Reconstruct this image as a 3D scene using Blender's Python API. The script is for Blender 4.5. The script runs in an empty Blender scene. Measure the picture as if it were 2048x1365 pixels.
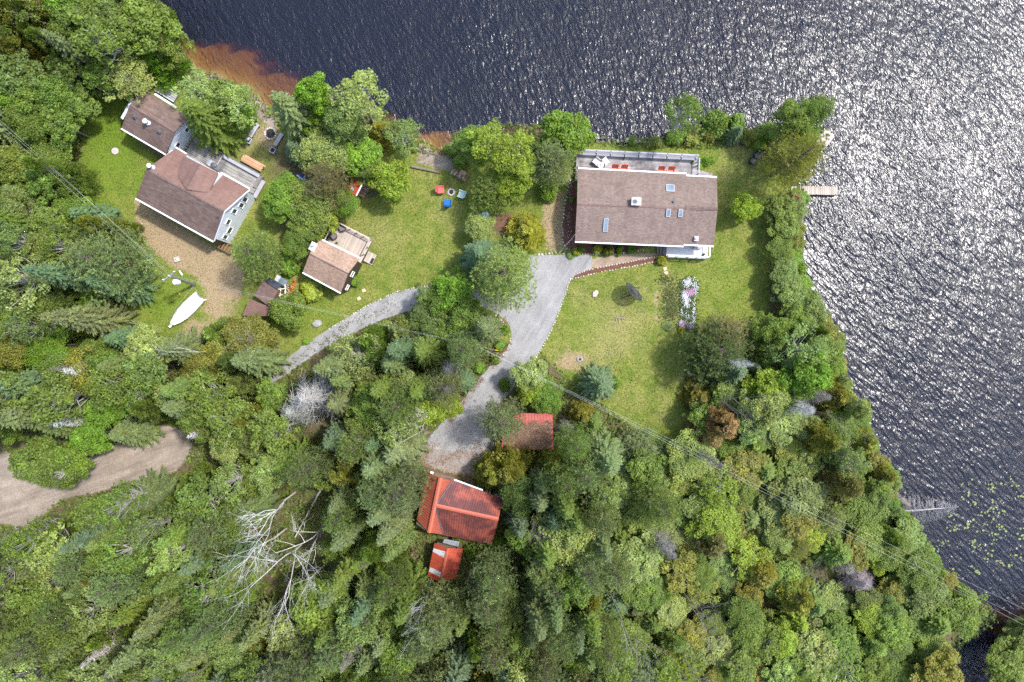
import bpy, math, random
import numpy as np
from mathutils import Matrix, Vector

# ---------------------------------------------------------------- camera, sky, sun, exposure
SC = bpy.context.scene
COL = SC.collection
CAMH, FPX = 69.2, 1384.0            # drone height (m), focal length in photo pixels
cam_d = bpy.data.cameras.new('camera')
cam_d.sensor_width = 36.0
cam_d.lens = 36.0 * FPX / 2048.0
cam_d.clip_end = 6000
cam = bpy.data.objects.new('camera', cam_d)
COL.objects.link(cam)
cam.location = (0, 0, CAMH)
SC.camera = cam

SUN_EL, SUN_AZ = math.radians(58.5), math.radians(67)      # azimuth from +Y towards +X
w = bpy.data.worlds.new('World'); SC.world = w; w.use_nodes = True
wn = w.node_tree
sky = wn.nodes.new('ShaderNodeTexSky'); sky.sky_type = 'NISHITA'; sky.sun_disc = False
sky.sun_elevation = SUN_EL; sky.sun_rotation = SUN_AZ
sky.air_density = 1.0; sky.dust_density = 2.0; sky.ozone_density = 1.0
wn.links.new(sky.outputs[0], wn.nodes['Background'].inputs[0])
wn.nodes['Background'].inputs[1].default_value = 0.15
sun_d = bpy.data.lights.new('sun', 'SUN'); sun_d.energy = 2.0; sun_d.angle = math.radians(3.5)
sun_d.color = (1.0, 0.97, 0.93)
sun = bpy.data.objects.new('sun', sun_d); COL.objects.link(sun)
sd = Vector((math.sin(SUN_AZ) * math.cos(SUN_EL), math.cos(SUN_AZ) * math.cos(SUN_EL), math.sin(SUN_EL)))
sun.rotation_euler = sd.to_track_quat('Z', 'Y').to_euler()
sun.location = sd * 200
SC.view_settings.view_transform = 'Standard'
SC.view_settings.look = 'None'
SC.view_settings.exposure = 1.38
SC.view_settings.gamma = 1.0
SC.view_settings.use_curve_mapping = False
SC.cycles.use_denoising = False
SC.cycles.max_bounces = 6
SC.cycles.transparent_max_bounces = 6
SC.cycles.sample_clamp_indirect = 4.0

RNG = np.random.default_rng(7)
random.seed(11)

# ---------------------------------------------------------------- helpers
def W(px, py, z=0.0):
    """photo pixel + height -> world point"""
    k = (CAMH - z) / FPX
    return Vector(((px - 1024.0) * k, (682.5 - py) * k, z))

def tag(o, label=None, cat=None, group=None, kind=None):
    if label: o['label'] = label
    if cat: o['category'] = cat
    if group: o['group'] = group
    if kind: o['kind'] = kind
    return o

WM = {}                                   # world matrices of the things (by name)
def link(o, parent=None, world=None):
    COL.objects.link(o)
    m = world.copy() if world is not None else Matrix.Identity(4)
    if parent is not None:
        o.parent = parent
        if world is not None:
            o.matrix_basis = WM[parent.name].inverted() @ m
        else:
            m = WM[parent.name].copy()
    elif world is not None:
        o.matrix_basis = m
    WM[o.name] = m
    return o

def thing(name, label, cat, loc, rz=0.0, group=None):
    o = bpy.data.objects.new(name, None)
    o.empty_display_size = 0.2
    link(o, None, Matrix.Translation(Vector(loc)) @ Matrix.Rotation(rz, 4, 'Z'))
    return tag(o, label, cat, group)

def obj(name, mesh, parent=None, world=None, color=None):
    o = bpy.data.objects.new(name, mesh)
    link(o, parent, world)
    if color: o.color = (*color[:3], 1.0)
    return o

def np_mesh(name, V, Q, mat=None, tint=None, smooth=False):
    """V (n,3), Q (m,4) or (m,3) ints, tint (m,) face attribute"""
    V = np.ascontiguousarray(V, dtype=np.float32); Q = np.ascontiguousarray(Q, dtype=np.int32)
    me = bpy.data.meshes.new(name)
    k = Q.shape[1]
    me.vertices.add(len(V)); me.vertices.foreach_set('co', V.ravel())
    me.loops.add(Q.size); me.loops.foreach_set('vertex_index', Q.ravel())
    me.polygons.add(len(Q))
    me.polygons.foreach_set('loop_start', np.arange(0, Q.size, k, dtype=np.int32))
    me.polygons.foreach_set('loop_total', np.full(len(Q), k, dtype=np.int32))
    me.polygons.foreach_set('use_smooth', np.full(len(Q), smooth, dtype=bool))
    if tint is not None:
        a = me.attributes.new('tint', 'FLOAT', 'FACE')
        a.data.foreach_set('value', np.ascontiguousarray(tint, dtype=np.float32))
    if mat: me.materials.append(mat)
    me.update(calc_edges=True); me.validate()
    return me

class MB:
    """collects shapes; build() links them as ONE mesh object"""
    def __init__(s): s.v = []; s.f = []
    def add(s, pts, faces):
        o = len(s.v); s.v += [tuple(p) for p in pts]; s.f += [tuple(i + o for i in f) for f in faces]; return s
    def box(s, c, d, rz=0.0, M=None):
        x, y, z = d[0] / 2, d[1] / 2, d[2] / 2
        R = Matrix.Translation(Vector(c)) @ Matrix.Rotation(rz, 4, 'Z')
        if M is not None: R = Matrix.Translation(Vector(c)) @ M
        P = [R @ Vector(p) for p in ((-x,-y,-z),(x,-y,-z),(x,y,-z),(-x,y,-z),(-x,-y,z),(x,-y,z),(x,y,z),(-x,y,z))]
        return s.add(P, [(0,3,2,1),(4,5,6,7),(0,1,5,4),(1,2,6,5),(2,3,7,6),(3,0,4,7)])
    def slab(s, poly, th):
        """polygon of 3-D points (ccw from above), thickened downwards"""
        n = len(poly); P = [Vector(p) for p in poly]; B = [p - Vector((0, 0, th)) for p in P]
        return s.add(P + B, [tuple(range(n)), tuple(range(2 * n - 1, n - 1, -1))] + [(i, i + n, (i + 1) % n + n, (i + 1) % n) for i in range(n)])
    def bar(s, a, b, r, r2=None, n=6):
        a, b = Vector(a), Vector(b); r2 = r if r2 is None else r2
        d = (b - a).normalized(); u = d.orthogonal().normalized(); v = d.cross(u)
        P = []
        for p, q in ((a, r), (b, r2)):
            for i in range(n):
                t = 2 * math.pi * i / n; P.append(p + (u * math.cos(t) + v * math.sin(t)) * q)
        return s.add(P, [(i, (i + 1) % n, n + (i + 1) % n, n + i) for i in range(n)] + [tuple(range(n - 1, -1, -1)), tuple(range(n, 2 * n))])
    def path(s, pts, r, n=5):
        for a, b in zip(pts, pts[1:]): s.bar(a, b, r, n=n)
        return s
    def lathe(s, prof, c=(0, 0, 0), n=16, close=True):
        c = Vector(c); P = []; m = len(prof)
        for (r, z) in prof:
            for i in range(n):
                t = 2 * math.pi * i / n; P.append(c + Vector((r * math.cos(t), r * math.sin(t), z)))
        F = [(k * n + i, k * n + (i + 1) % n, (k + 1) * n + (i + 1) % n, (k + 1) * n + i) for k in range(m - 1) for i in range(n)]
        if close: F += [tuple(range(n - 1, -1, -1)), tuple(range((m - 1) * n, m * n))]
        return s.add(P, F)
    def mesh(s, name, mat, smooth=False):
        me = bpy.data.meshes.new(name); me.from_pydata(s.v, [], s.f)
        if mat: me.materials.append(mat)
        if smooth: me.polygons.foreach_set('use_smooth', [True] * len(me.polygons))
        me.update(); return me
    def build(s, name, mat, parent=None, world=None, smooth=False, color=None):
        return obj(name, s.mesh(name, mat, smooth), parent, world, color)

# ---------------------------------------------------------------- materials
class NT:
    def __init__(s, name):
        s.m = bpy.data.materials.new(name); s.m.use_nodes = True; s.t = s.m.node_tree; s.t.nodes.clear()
        s.out = s.t.nodes.new('ShaderNodeOutputMaterial')
    def n(s, typ, **kw):
        nd = s.t.nodes.new('ShaderNode' + typ)
        ins = kw.pop('ins', {})
        for k, v in kw.items(): setattr(nd, k, v)
        for k, v in ins.items():
            if hasattr(v, 'is_linked') or isinstance(v, bpy.types.NodeSocket): s.t.links.new(v, nd.inputs[k])
            else: nd.inputs[k].default_value = v
        return nd
    def link(s, a, b): s.t.links.new(a, b)
    def noise(s, vec, scale, detail=3.0, rough=0.55, dist=0.0):
        return s.n('TexNoise', ins={'Vector': vec, 'Scale': scale, 'Detail': detail, 'Roughness': rough, 'Distortion': dist}).outputs['Fac']
    def ramp(s, fac, lo, hi, a=0.0, b=1.0):
        return s.n('MapRange', ins={'Value': fac, 'From Min': lo, 'From Max': hi, 'To Min': a, 'To Max': b}).outputs[0]
    def mix(s, fac, a, b):
        nd = s.t.nodes.new('ShaderNodeMix'); nd.data_type = 'RGBA'; nd.clamp_factor = True
        for sock, v in ((nd.inputs[0], fac), (nd.inputs[6], a), (nd.inputs[7], b)):
            if isinstance(v, bpy.types.NodeSocket): s.link(v, sock)
            else: sock.default_value = v if isinstance(v, (int, float)) else (*v, 1.0)
        return nd.outputs[2]
    def mul(s, col, val):
        nd = s.t.nodes.new('ShaderNodeMix'); nd.data_type = 'RGBA'; nd.blend_type = 'MULTIPLY'; nd.inputs[0].default_value = 1.0
        for sock, v in ((nd.inputs[6], col), (nd.inputs[7], val)):
            if isinstance(v, bpy.types.NodeSocket): s.link(v, sock)
            else: sock.default_value = (v, v, v, 1.0) if isinstance(v, (int, float)) else (*v, 1.0)
        return nd.outputs[2]
    def math(s, op, a, b=0.0):
        return s.n('Math', operation=op, ins={0: a, 1: b}).outputs[0]
    def pos(s): return s.n('NewGeometry').outputs['Position']
    def oco(s): return s.n('TexCoord').outputs['Object']
    def bump(s, h, strength=0.5, dist=0.02):
        return s.n('Bump', ins={'Height': h, 'Strength': strength, 'Distance': dist}).outputs[0]
    def bsdf(s, col, rough=0.8, normal=None, metal=0.0, spec=0.3):
        b = s.n('BsdfPrincipled')
        for k, v in (('Base Color', col), ('Roughness', rough), ('Metallic', metal), ('Specular IOR Level', spec)):
            if isinstance(v, bpy.types.NodeSocket): s.link(v, b.inputs[k])
            else: b.inputs[k].default_value = (*v, 1.0) if isinstance(v, tuple) else v
        if normal is not None: s.link(normal, b.inputs['Normal'])
        s.link(b.outputs[0], s.out.inputs['Surface'])
        return s.m

def M_plain(name, col, rough=0.7, var=0.25, scale=6.0, metal=0.0, spec=0.3, use_pos=True):
    t = NT(name); p = t.pos() if use_pos else t.oco()
    n1 = t.ramp(t.noise(p, scale, 5), 0.25, 0.75, 1 - var, 1 + var)
    n2 = t.ramp(t.noise(p, scale * 7, 2), 0.3, 0.7, 1 - var * 0.5, 1 + var * 0.5)
    c = t.mul(t.mul(col, n1), n2)
    return t.bsdf(c, rough, t.bump(t.noise(p, scale * 5, 3), 0.25, 0.01), metal, spec)
def M_foliage():
    t = NT('foliage')
    oc = t.n('ObjectInfo').outputs['Color']
    tint = t.n('Attribute', attribute_name='tint').outputs['Fac']
    c = t.mul(oc, tint)
    warm = t.mul(c, (1.10, 1.02, 0.75))
    c = t.mix(t.ramp(t.noise(t.pos(), 0.9, 2), 0.42, 0.7), c, warm)
    b = t.n('BsdfPrincipled', ins={'Base Color': c, 'Roughness': 0.5, 'Specular IOR Level': 0.35})
    tr = t.n('BsdfTranslucent', ins={'Color': t.mul(c, (1.15, 1.3, 0.55))})
    mx = t.n('MixShader', ins={0: 0.45}); t.link(b.outputs[0], mx.inputs[1]); t.link(tr.outputs[0], mx.inputs[2])
    t.link(mx.outputs[0], t.out.inputs['Surface'])
    return t.m

def M_bark():
    t = NT('bark'); oc = t.n('ObjectInfo').outputs['Color']
    n = t.ramp(t.noise(t.pos(), 9, 4), 0.3, 0.7, 0.6, 1.25)
    return t.bsdf(t.mul(oc, n), 0.9, t.bump(t.noise(t.pos(), 30, 3), 0.5, 0.02), 0, 0.15)

def M_ground():
    t = NT('ground'); p = t.pos()
    z1 = t.n('Attribute', attribute_name='zone'); z2 = t.n('Attribute', attribute_name='zone2')
    s1 = t.n('SeparateColor', ins={0: z1.outputs['Color']}); s2 = t.n('SeparateColor', ins={0: z2.outputs['Color']})
    straw, lush, litter = s1.outputs[0], s1.outputs[1], s1.outputs[2]
    sand, mulch, dry = s2.outputs[0], s2.outputs[1], s2.outputs[2]
    big = t.noise(p, 0.16, 4, 0.6); mid = t.noise(p, 0.75, 5, 0.65, 0.4); fin = t.noise(p, 5.0, 5, 0.7); fin2 = t.noise(p, 17.0, 3, 0.7)
    g = t.mix(t.ramp(mid, 0.40, 0.60), (0.118, 0.162, 0.026), (0.195, 0.205, 0.050))
    g = t.mix(t.ramp(t.math('ADD', big, t.math('MULTIPLY', dry, 0.42)), 0.56, 1.0), g, (0.27, 0.235, 0.10))
    g = t.mix(t.math('MULTIPLY', lush, t.ramp(mid, 0.2, 0.6, 0.5, 1.0)), g, (0.115, 0.185, 0.018))
    yl = t.ramp(t.noise(p, 2.2, 3, 0.6), 0.55, 0.75)
    g = t.mix(t.math('MULTIPLY', yl, 0.35), g, (0.17, 0.19, 0.02))
    g = t.mul(g, t.ramp(fin, 0.3, 0.7, 0.62, 1.35)); g = t.mul(g, t.ramp(fin2, 0.3, 0.7, 0.72, 1.28))
    def edge(f, amt=0.55):     # ragged zone edge
        nz = t.math('MULTIPLY', t.math('SUBTRACT', t.math('ADD', t.math('MULTIPLY', mid, 0.6), t.math('MULTIPLY', fin, 0.4)), 0.5), amt * 2.2)
        return t.ramp(t.math('ADD', f, nz), 0.33, 0.67)
    lit = t.mix(t.ramp(fin, 0.35, 0.65), (0.075, 0.056, 0.034), (0.165, 0.12, 0.078))
    lit = t.mix(t.ramp(mid, 0.5, 0.68), lit, (0.075, 0.105, 0.022)); lit = t.mul(lit, t.ramp(fin2, 0.3, 0.7, 0.6, 1.4))
    stw = t.mix(t.ramp(fin, 0.3, 0.7), (0.23, 0.165, 0.095), (0.37, 0.285, 0.175)); stw = t.mul(stw, t.ramp(fin2, 0.3, 0.7, 0.7, 1.25))
    snd = t.mix(t.ramp(mid, 0.3, 0.7), (0.25, 0.20, 0.155), (0.34, 0.285, 0.235)); snd = t.mul(snd, t.ramp(fin2, 0.3, 0.7, 0.76, 1.2)); snd = t.mul(snd, t.ramp(fin, 0.35, 0.65, 0.86, 1.1))
    rut = t.noise(t.n('Mapping', vector_type='TEXTURE', ins={'Vector': p, 'Rotation': (0, 0, 0.35), 'Scale': (6.0, 0.6, 1.0)}).outputs[0], 1.0, 4, 0.6)
    snd = t.mul(snd, t.ramp(rut, 0.35, 0.65, 0.72, 1.12)); snd = t.mix(t.math('MULTIPLY', t.ramp(t.noise(p, 3.2, 5, 0.75), 0.6, 0.72), 0.6), snd, (0.13, 0.12, 0.055))
    mul = t.mix(t.ramp(fin, 0.3, 0.7), (0.10, 0.055, 0.04), (0.21, 0.12, 0.075)); mul = t.mul(mul, t.ramp(fin2, 0.3, 0.7, 0.6, 1.35))
    c = t.mix(edge(litter), g, lit); c = t.mix(edge(mulch), c, mul); c = t.mix(edge(straw, 0.7), c, stw); c = t.mix(edge(sand, 0.3), c, snd)
    h = t.math('ADD', t.math('MULTIPLY', fin, 0.5), fin2)
    return t.bsdf(c, 0.95, t.bump(h, 0.6, 0.05), 0, 0.1)

def M_gravel(name='gravel', base=(0.30, 0.295, 0.29), leafy=0.0):
    t = NT(name); p = t.pos()
    v = t.n('TexVoronoi', ins={'Vector': p, 'Scale': 32.0}); cell = t.n('SeparateColor', ins={0: v.outputs['Color']}).outputs[0]
    c = t.mul(base, t.ramp(cell, 0.0, 1.0, 0.8, 1.15))
    c = t.mul(c, t.ramp(t.noise(p, 0.45, 5, 0.65), 0.3, 0.7, 0.78, 1.12))
    c = t.mul(c, t.ramp(t.noise(p, 11.0, 4, 0.7), 0.3, 0.7, 0.84, 1.13))
    c = t.mul(c, t.ramp(t.noise(t.n('Mapping', vector_type='TEXTURE', ins={'Vector': p, 'Rotation': (0, 0, 1.05), 'Scale': (5.0, 0.55, 1.0)}).outputs[0], 1.0, 3, 0.6), 0.32, 0.68, 0.86, 1.1))
    if leafy:
        lf = t.math('MULTIPLY', t.ramp(t.noise(p, 5, 5, 0.7), 0.45, 0.6), t.ramp(t.noise(p, 0.35, 3), 0.3, 0.55))
        c = t.mix(t.math('MULTIPLY', lf, leafy), c, (0.22, 0.13, 0.08))
    return t.bsdf(c, 0.95, t.bump(v.outputs['Distance'], 0.5, 0.03), 0, 0.15)

def M_shingle(name, col, dark, bw=0.34, bh=0.14, contrast=1.0, blotch=0.0):
    t = NT(name); p = t.oco()
    bk = t.n('TexBrick', ins={'Vector': p, 'Color1': (0, 0, 0, 1), 'Color2': (1, 1, 1, 1), 'Mortar': (0.12, 0.12, 0.12, 1), 'Scale': 1.0,
             'Mortar Size': 0.012, 'Brick Width': bw, 'Row Height': bh, 'Bias': 0.0})
    f = t.n('SeparateColor', ins={0: bk.outputs['Color']}).outputs[0]
    c = t.mix(t.ramp(f, 0, 1, 0, contrast), dark, col)
    if blotch:
        mp = t.n('Mapping', ins={'Vector': p, 'Scale': (0.9, 3.0, 1.0), 'Rotation': (0, 0, 0.6)}).outputs[0]
        c = t.mix(t.math('MULTIPLY', t.ramp(t.noise(mp, 1.6, 2), 0.52, 0.62), blotch), c, dark)
    c = t.mul(c, t.ramp(t.noise(p, 0.6, 4), 0.3, 0.7, 0.86, 1.1))
    c = t.mul(c, t.ramp(t.noise(t.n('Mapping', ins={'Vector': p, 'Scale': (3.0, 0.35, 1.0)}).outputs[0], 1.0, 4, 0.6), 0.3, 0.7, 0.9, 1.08))
    c = t.mul(c, t.ramp(t.noise(p, 40, 2), 0.3, 0.7, 0.75, 1.25))
    return t.bsdf(c, 0.92, t.bump(bk.outputs['Fac'], 0.5, 0.015), 0, 0.2)

def M_wood(name, col, dark, wear=0.5, along='x'):
    t = NT(name); p = t.oco()
    sc = (0.5, 7.0, 7.0) if along == 'x' else (7.0, 0.5, 7.0)
    mp = t.n('Mapping', ins={'Vector': p, 'Scale': sc}).outputs[0]
    rnd = t.n('ObjectInfo').outputs['Random']
    g = t.noise(mp, 2.2, 4, 0.6)
    c = t.mix(t.math('MULTIPLY', t.ramp(g, 0.4, 0.7), wear), col, dark)
    c = t.mix(t.math('MULTIPLY', t.ramp(t.noise(t.pos(), 0.8, 4, 0.6), 0.48, 0.7), wear), c, dark)
    c = t.mul(c, t.ramp(rnd, 0, 1, 0.82, 1.14))
    return t.bsdf(c, 0.85, t.bump(g, 0.3, 0.01), 0, 0.2)

def M_metalroof(name, col, stain, stain_amt=0.0, rough=0.45):
    t = NT(name); p = t.oco(); wp = t.pos()
    mp = t.n('Mapping', ins={'Vector': p, 'Scale': (0.6, 2.4, 1.0)}).outputs[0]
    n = t.math('ADD', t.math('MULTIPLY', t.noise(wp, 0.32, 4, 0.6), 0.8), t.math('MULTIPLY', t.noise(wp, 3.0, 4, 0.7), 0.3))
    c = t.mul(col, t.ramp(t.noise(wp, 1.5, 4), 0.3, 0.7, 0.85, 1.1))
    if stain_amt: c = t.mix(t.math('MULTIPLY', t.ramp(n, 0.44 if stain_amt > .8 else 0.5, 0.60 if stain_amt > .8 else 0.7), stain_amt), c, stain)
    c = t.mul(c, t.ramp(t.noise(wp, 20, 3), 0.3, 0.7, 0.85, 1.12))
    return t.bsdf(c, rough, None, 0.0, 0.4)

def M_siding(name, col, pitch=0.13):
    t = NT(name); p = t.oco()
    z = t.n('SeparateXYZ', ins={0: p}).outputs[2]
    fr = t.math('FRACT', t.math('DIVIDE', z, pitch))
    c = t.mul(col, t.ramp(t.noise(p, 2, 4), 0.3, 0.7, 0.9, 1.08))
    return t.bsdf(c, 0.6, t.bump(fr, 0.25, 0.015), 0, 0.3)

def M_glass(name='window_glass', col=(0.03, 0.045, 0.06)):
    t = NT(name)
    return t.bsdf(t.mul(col, t.ramp(t.noise(t.pos(), 1.2, 2), 0.3, 0.7, 0.7, 1.3)), 0.06, None, 0, 0.6)

def M_water():
    t = NT('water'); p = t.pos()
    def mp(rot, sx, sy): return t.n('Mapping', vector_type='TEXTURE', ins={'Vector': p, 'Rotation': (0, 0, rot), 'Scale': (1 / sx, 1 / sy, 1.0)}).outputs[0]
    a = t.noise(mp(0.72, 1.0, 0.30), 2.7, 1.0, 0.5, 0.2)
    a2 = t.noise(mp(0.28, 1.0, 0.40), 4.6, 1.0, 0.5, 0.2)
    b = t.noise(mp(0.55, 1.0, 0.5), 9.0, 2.0, 0.5, 0.1)
    sw = t.noise(mp(0.6, 1.0, 0.4), 1.1, 1.0)
    gust = t.ramp(t.noise(mp(0.5, 1.0, 0.35), 0.16, 4), 0.3, 0.7, 0.62, 1.35)
    h = t.math('ADD', t.math('ADD', a, t.math('MULTIPLY', a2, 0.55)), t.math('ADD', t.math('MULTIPLY', b, 0.17), t.math('MULTIPLY', sw, 0.7)))
    bn = t.n('Bump', ins={'Height': t.math('MULTIPLY', h, gust), 'Strength': 1.0, 'Distance': 0.13}).outputs[0]
    g1 = t.n('BsdfGlossy', ins={'Color': (1, 1, 1, 1), 'Roughness': 0.16, 'Normal': bn})
    g2 = t.n('BsdfGlossy', ins={'Color': (1, 1, 1, 1), 'Roughness': 0.30, 'Normal': bn})
    gl = t.n('MixShader', ins={0: 0.6}); t.link(g1.outputs[0], gl.inputs[1]); t.link(g2.outputs[0], gl.inputs[2])
    tr = t.n('BsdfTransparent')
    fr = t.n('Fresnel', ins={'IOR': 1.38, 'Normal': bn})
    mx = t.n('MixShader', ins={0: fr.outputs[0]}); t.link(tr.outputs[0], mx.inputs[1]); t.link(gl.outputs[0], mx.inputs[2])
    df = t.n('BsdfDiffuse', ins={'Color': (0.007, 0.009, 0.016, 1)}); ad = t.n('AddShader'); t.link(mx.outputs[0], ad.inputs[0]); t.link(df.outputs[0], ad.inputs[1])
    t.link(ad.outputs[0], t.out.inputs['Surface'])
    va = t.n('VolumeAbsorption', ins={'Color': (0.78, 0.64, 0.08, 1), 'Density': 3.2})
    t.link(va.outputs[0], t.out.inputs['Volume'])
    return t.m

FOL, BARK = M_foliage(), M_bark()
M = dict(
    ground=M_ground(), gravel=M_gravel(), gravel_old=M_gravel('leafy_gravel', (0.28, 0.26, 0.245), 0.7),
    flag=M_gravel('flagstone', (0.34, 0.26, 0.19)), water=M_water(),
    mulch=M_plain('mulch', (0.135, 0.06, 0.042), 0.95, 0.45, 5),
    shingle_a=M_shingle('shingle_main', (0.228, 0.172, 0.145), (0.165, 0.120, 0.100), 0.25, 0.14),
    shingle_b=M_shingle('shingle_mottled', (0.225, 0.155, 0.128), (0.125, 0.088, 0.075), 0.5, 0.16, 0.8, 0.45),
    shingle_red=M_shingle('shingle_reddish', (0.225, 0.138, 0.112), (0.18, 0.108, 0.088), 0.4, 0.15, 0.8),
    shingle_c=M_shingle('shingle_tan', (0.40, 0.275, 0.20), (0.26, 0.175, 0.13), 0.22, 0.13),
    shingle_d=M_shingle('shingle_brown', (0.22, 0.145, 0.125), (0.15, 0.098, 0.085), 0.3, 0.15, 0.8),
    white=M_plain('white_trim', (0.80, 0.80, 0.79), 0.5, 0.05, 3), wrap=M_plain('white_wrap', (0.86, 0.86, 0.87), 0.4, 0.05, 2),
    siding=M_siding('grey_siding', (0.60, 0.64, 0.69)), brown_wall=M_siding('brown_siding', (0.055, 0.04, 0.032)),
    tan_wall=M_siding('tan_siding', (0.35, 0.27, 0.2)), glass=M_glass(), skyglass=M_glass('skylight_glass', (0.15, 0.20, 0.24)),
    deck_grey=M_wood('weathered_deck', (0.40, 0.375, 0.37), (0.10, 0.085, 0.082), 0.9),
    deck_mossy=M_wood('mossy_deck', (0.36, 0.345, 0.31), (0.09, 0.09, 0.10), 0.85),
    deck_tan=M_wood('tan_deck', (0.46, 0.39, 0.32), (0.25, 0.2, 0.17), 0.5),
    porch=M_wood('painted_porch', (0.62, 0.63, 0.63), (0.42, 0.43, 0.44), 0.35),
    rail_grey=M_wood('grey_rail', (0.42, 0.42, 0.45), (0.22, 0.22, 0.24), 0.5),
    lumber=M_wood('orange_lumber', (0.56, 0.33, 0.2), (0.36, 0.2, 0.12), 0.5),
    stair=M_wood('stair_wood', (0.22, 0.13, 0.07), (0.1, 0.06, 0.035), 0.5), oldwood=M_wood('old_wood', (0.22, 0.2, 0.185), (0.09, 0.08, 0.075), 0.6),
    red=M_metalroof('red_metal', (0.40, 0.10, 0.062), (0.16, 0.055, 0.045), 0.45), red_st=M_metalroof('stained_red_metal', (0.38, 0.10, 0.068), (0.10, 0.04, 0.04), 0.92),
    red_b=M_metalroof('bright_red_metal', (0.44, 0.078, 0.042), (0.2, 0.05, 0.04), 0.3), pinkred=M_metalroof('faded_red_metal', (0.42, 0.10, 0.085), (0.25, 0.1, 0.07), 0.4),
    ridge=M_plain('red_ridge_cap', (0.42, 0.11, 0.068), 0.4, 0.1), panel=M_plain('fibreglass_panel', (0.52, 0.53, 0.54), 0.4, 0.12, 3),
    galv=M_plain('galvanised_metal', (0.42, 0.44, 0.46), 0.35, 0.15, 4, 0.6), steel=M_plain('chimney_steel', (0.62, 0.63, 0.64), 0.35, 0.15, 8, 0.5),
    stone=M_plain('chimney_stone', (0.36, 0.36, 0.35), 0.9, 0.3, 5), darkvent=M_plain('dark_vent', (0.09, 0.10, 0.115), 0.5, 0.1),
    black=M_plain('black_plastic', (0.02, 0.02, 0.022), 0.5, 0.2), rattan=M_plain('dark_rattan', (0.045, 0.035, 0.035), 0.7, 0.3, 25),
    cushion=M_plain('grey_cushion', (0.16, 0.14, 0.15), 0.9, 0.15), plast_white=M_plain('white_plastic', (0.78, 0.77, 0.74), 0.45, 0.04),
    coral=M_plain('coral_plastic', (0.66, 0.16, 0.10), 0.45, 0.08), redplast=M_plain('red_plastic', (0.62, 0.10, 0.09), 0.45, 0.1),
    blueplast=M_plain('blue_plastic', (0.012, 0.12, 0.38), 0.4, 0.12), mint=M_plain('mint_plastic', (0.52, 0.66, 0.6), 0.45, 0.06),
    rockw=M_plain('pale_stone', (0.48, 0.44, 0.39), 0.9, 0.2, 5), rockg=M_plain('grey_stone', (0.3, 0.285, 0.28), 0.9, 0.3, 4), rockp=M_plain('pinkish_stone', (0.44, 0.36, 0.32), 0.9, 0.25, 4),
    concrete=M_plain('concrete', (0.42, 0.39, 0.355), 0.9, 0.18, 4), ash=M_plain('ash', (0.035, 0.032, 0.032), 0.95, 0.6, 8),
    logw=M_plain('log_bark', (0.20, 0.16, 0.125), 0.95, 0.35, 7), logend=M_plain('cut_log_end', (0.44, 0.30, 0.18), 0.9, 0.25, 9),
    mesh=M_plain('dish_mesh', (0.035, 0.04, 0.05), 0.5, 0.15), solar=M_plain('tar_paper', (0.032, 0.038, 0.055), 0.6, 0.2, 4),
    bluetarp=M_plain('blue_tarp', (0.05, 0.09, 0.22), 0.45, 0.35, 3), orange=M_plain('orange_plastic', (0.48, 0.13, 0.035), 0.5, 0.1),
    yellow=M_plain('yellow_guard', (0.8, 0.52, 0.02), 0.5, 0.05), pole=M_plain('pole_wood', (0.20, 0.185, 0.17), 0.9, 0.2, 6), wire=M_plain('aluminium_wire', (0.36, 0.40, 0.38), 0.4, 0.05),
    pad=M_plain('lily_pad', (0.16, 0.20, 0.05), 0.4, 0.3, 2), petal_w=M_plain('white_petals', (0.62, 0.63, 0.66), 0.8, 0.06), petal_p=M_plain('pink_petals', (0.40, 0.22, 0.34), 0.8, 0.15),
    debris=M_plain('needle_litter', (0.20, 0.125, 0.082), 0.95, 0.5, 6), terracotta=M_plain('terracotta', (0.4, 0.18, 0.1), 0.8, 0.1), stepping=M_plain('stepping_stone', (0.55, 0.40, 0.29), 0.9, 0.12),
)
# ================================================================= the setting: ground, water, drives
SHORE = [(-9000,-9000),(150,-9000),(250,-120),(285,0),(330,70),(368,118),(378,138),(440,158),(500,188),(545,222),(590,240),(650,228),(720,212),(770,228),(795,252),
         (835,286),(880,306),(912,290),(940,268),(1010,252),(1090,256),(1160,276),(1240,285),(1320,283),(1350,262),(1400,250),(1460,256),(1520,268),(1580,262),(1640,262),
         (1652,276),(1640,300),(1612,345),(1600,372),(1598,398),(1588,440),(1592,520),(1612,580),(1650,640),(1668,690),(1688,770),(1735,870),(1752,930),
         (1790,965),(1776,992),(1815,1030),(1845,1110),(1880,1150),(1960,1200),(1985,1225),(1970,1255),(1915,1290),(1905,1330),(1925,1420),(1900,9000),(-9000,9000)]
ISLAND = [(2010,1245),(2070,1225),(9000,1180),(9000,9000),(2005,9000),(1992,1420),(1996,1320)]

def sd_poly(P, poly):
    """signed distance (positive inside) of pixel points P (n,2) to polygon"""
    poly = np.asarray(poly, float); n = len(P)
    d2 = np.full(n, 1e18); ins = np.zeros(n, bool)
    for i in range(len(poly)):
        a, b = poly[i], poly[(i + 1) % len(poly)]
        e = b - a; w_ = P - a
        t = np.clip((w_ @ e) / max(e @ e, 1e-9), 0, 1)
        q = w_ - t[:, None] * e
        d2 = np.minimum(d2, (q * q).sum(1))
        c = ((a[1] > P[:, 1]) != (b[1] > P[:, 1])) & (P[:, 0] < (b[0] - a[0]) * (P[:, 1] - a[1]) / (b[1] - a[1] + 1e-12) + a[0])
        ins ^= c
    d = np.sqrt(d2)
    return np.where(ins, d, -d)

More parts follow.
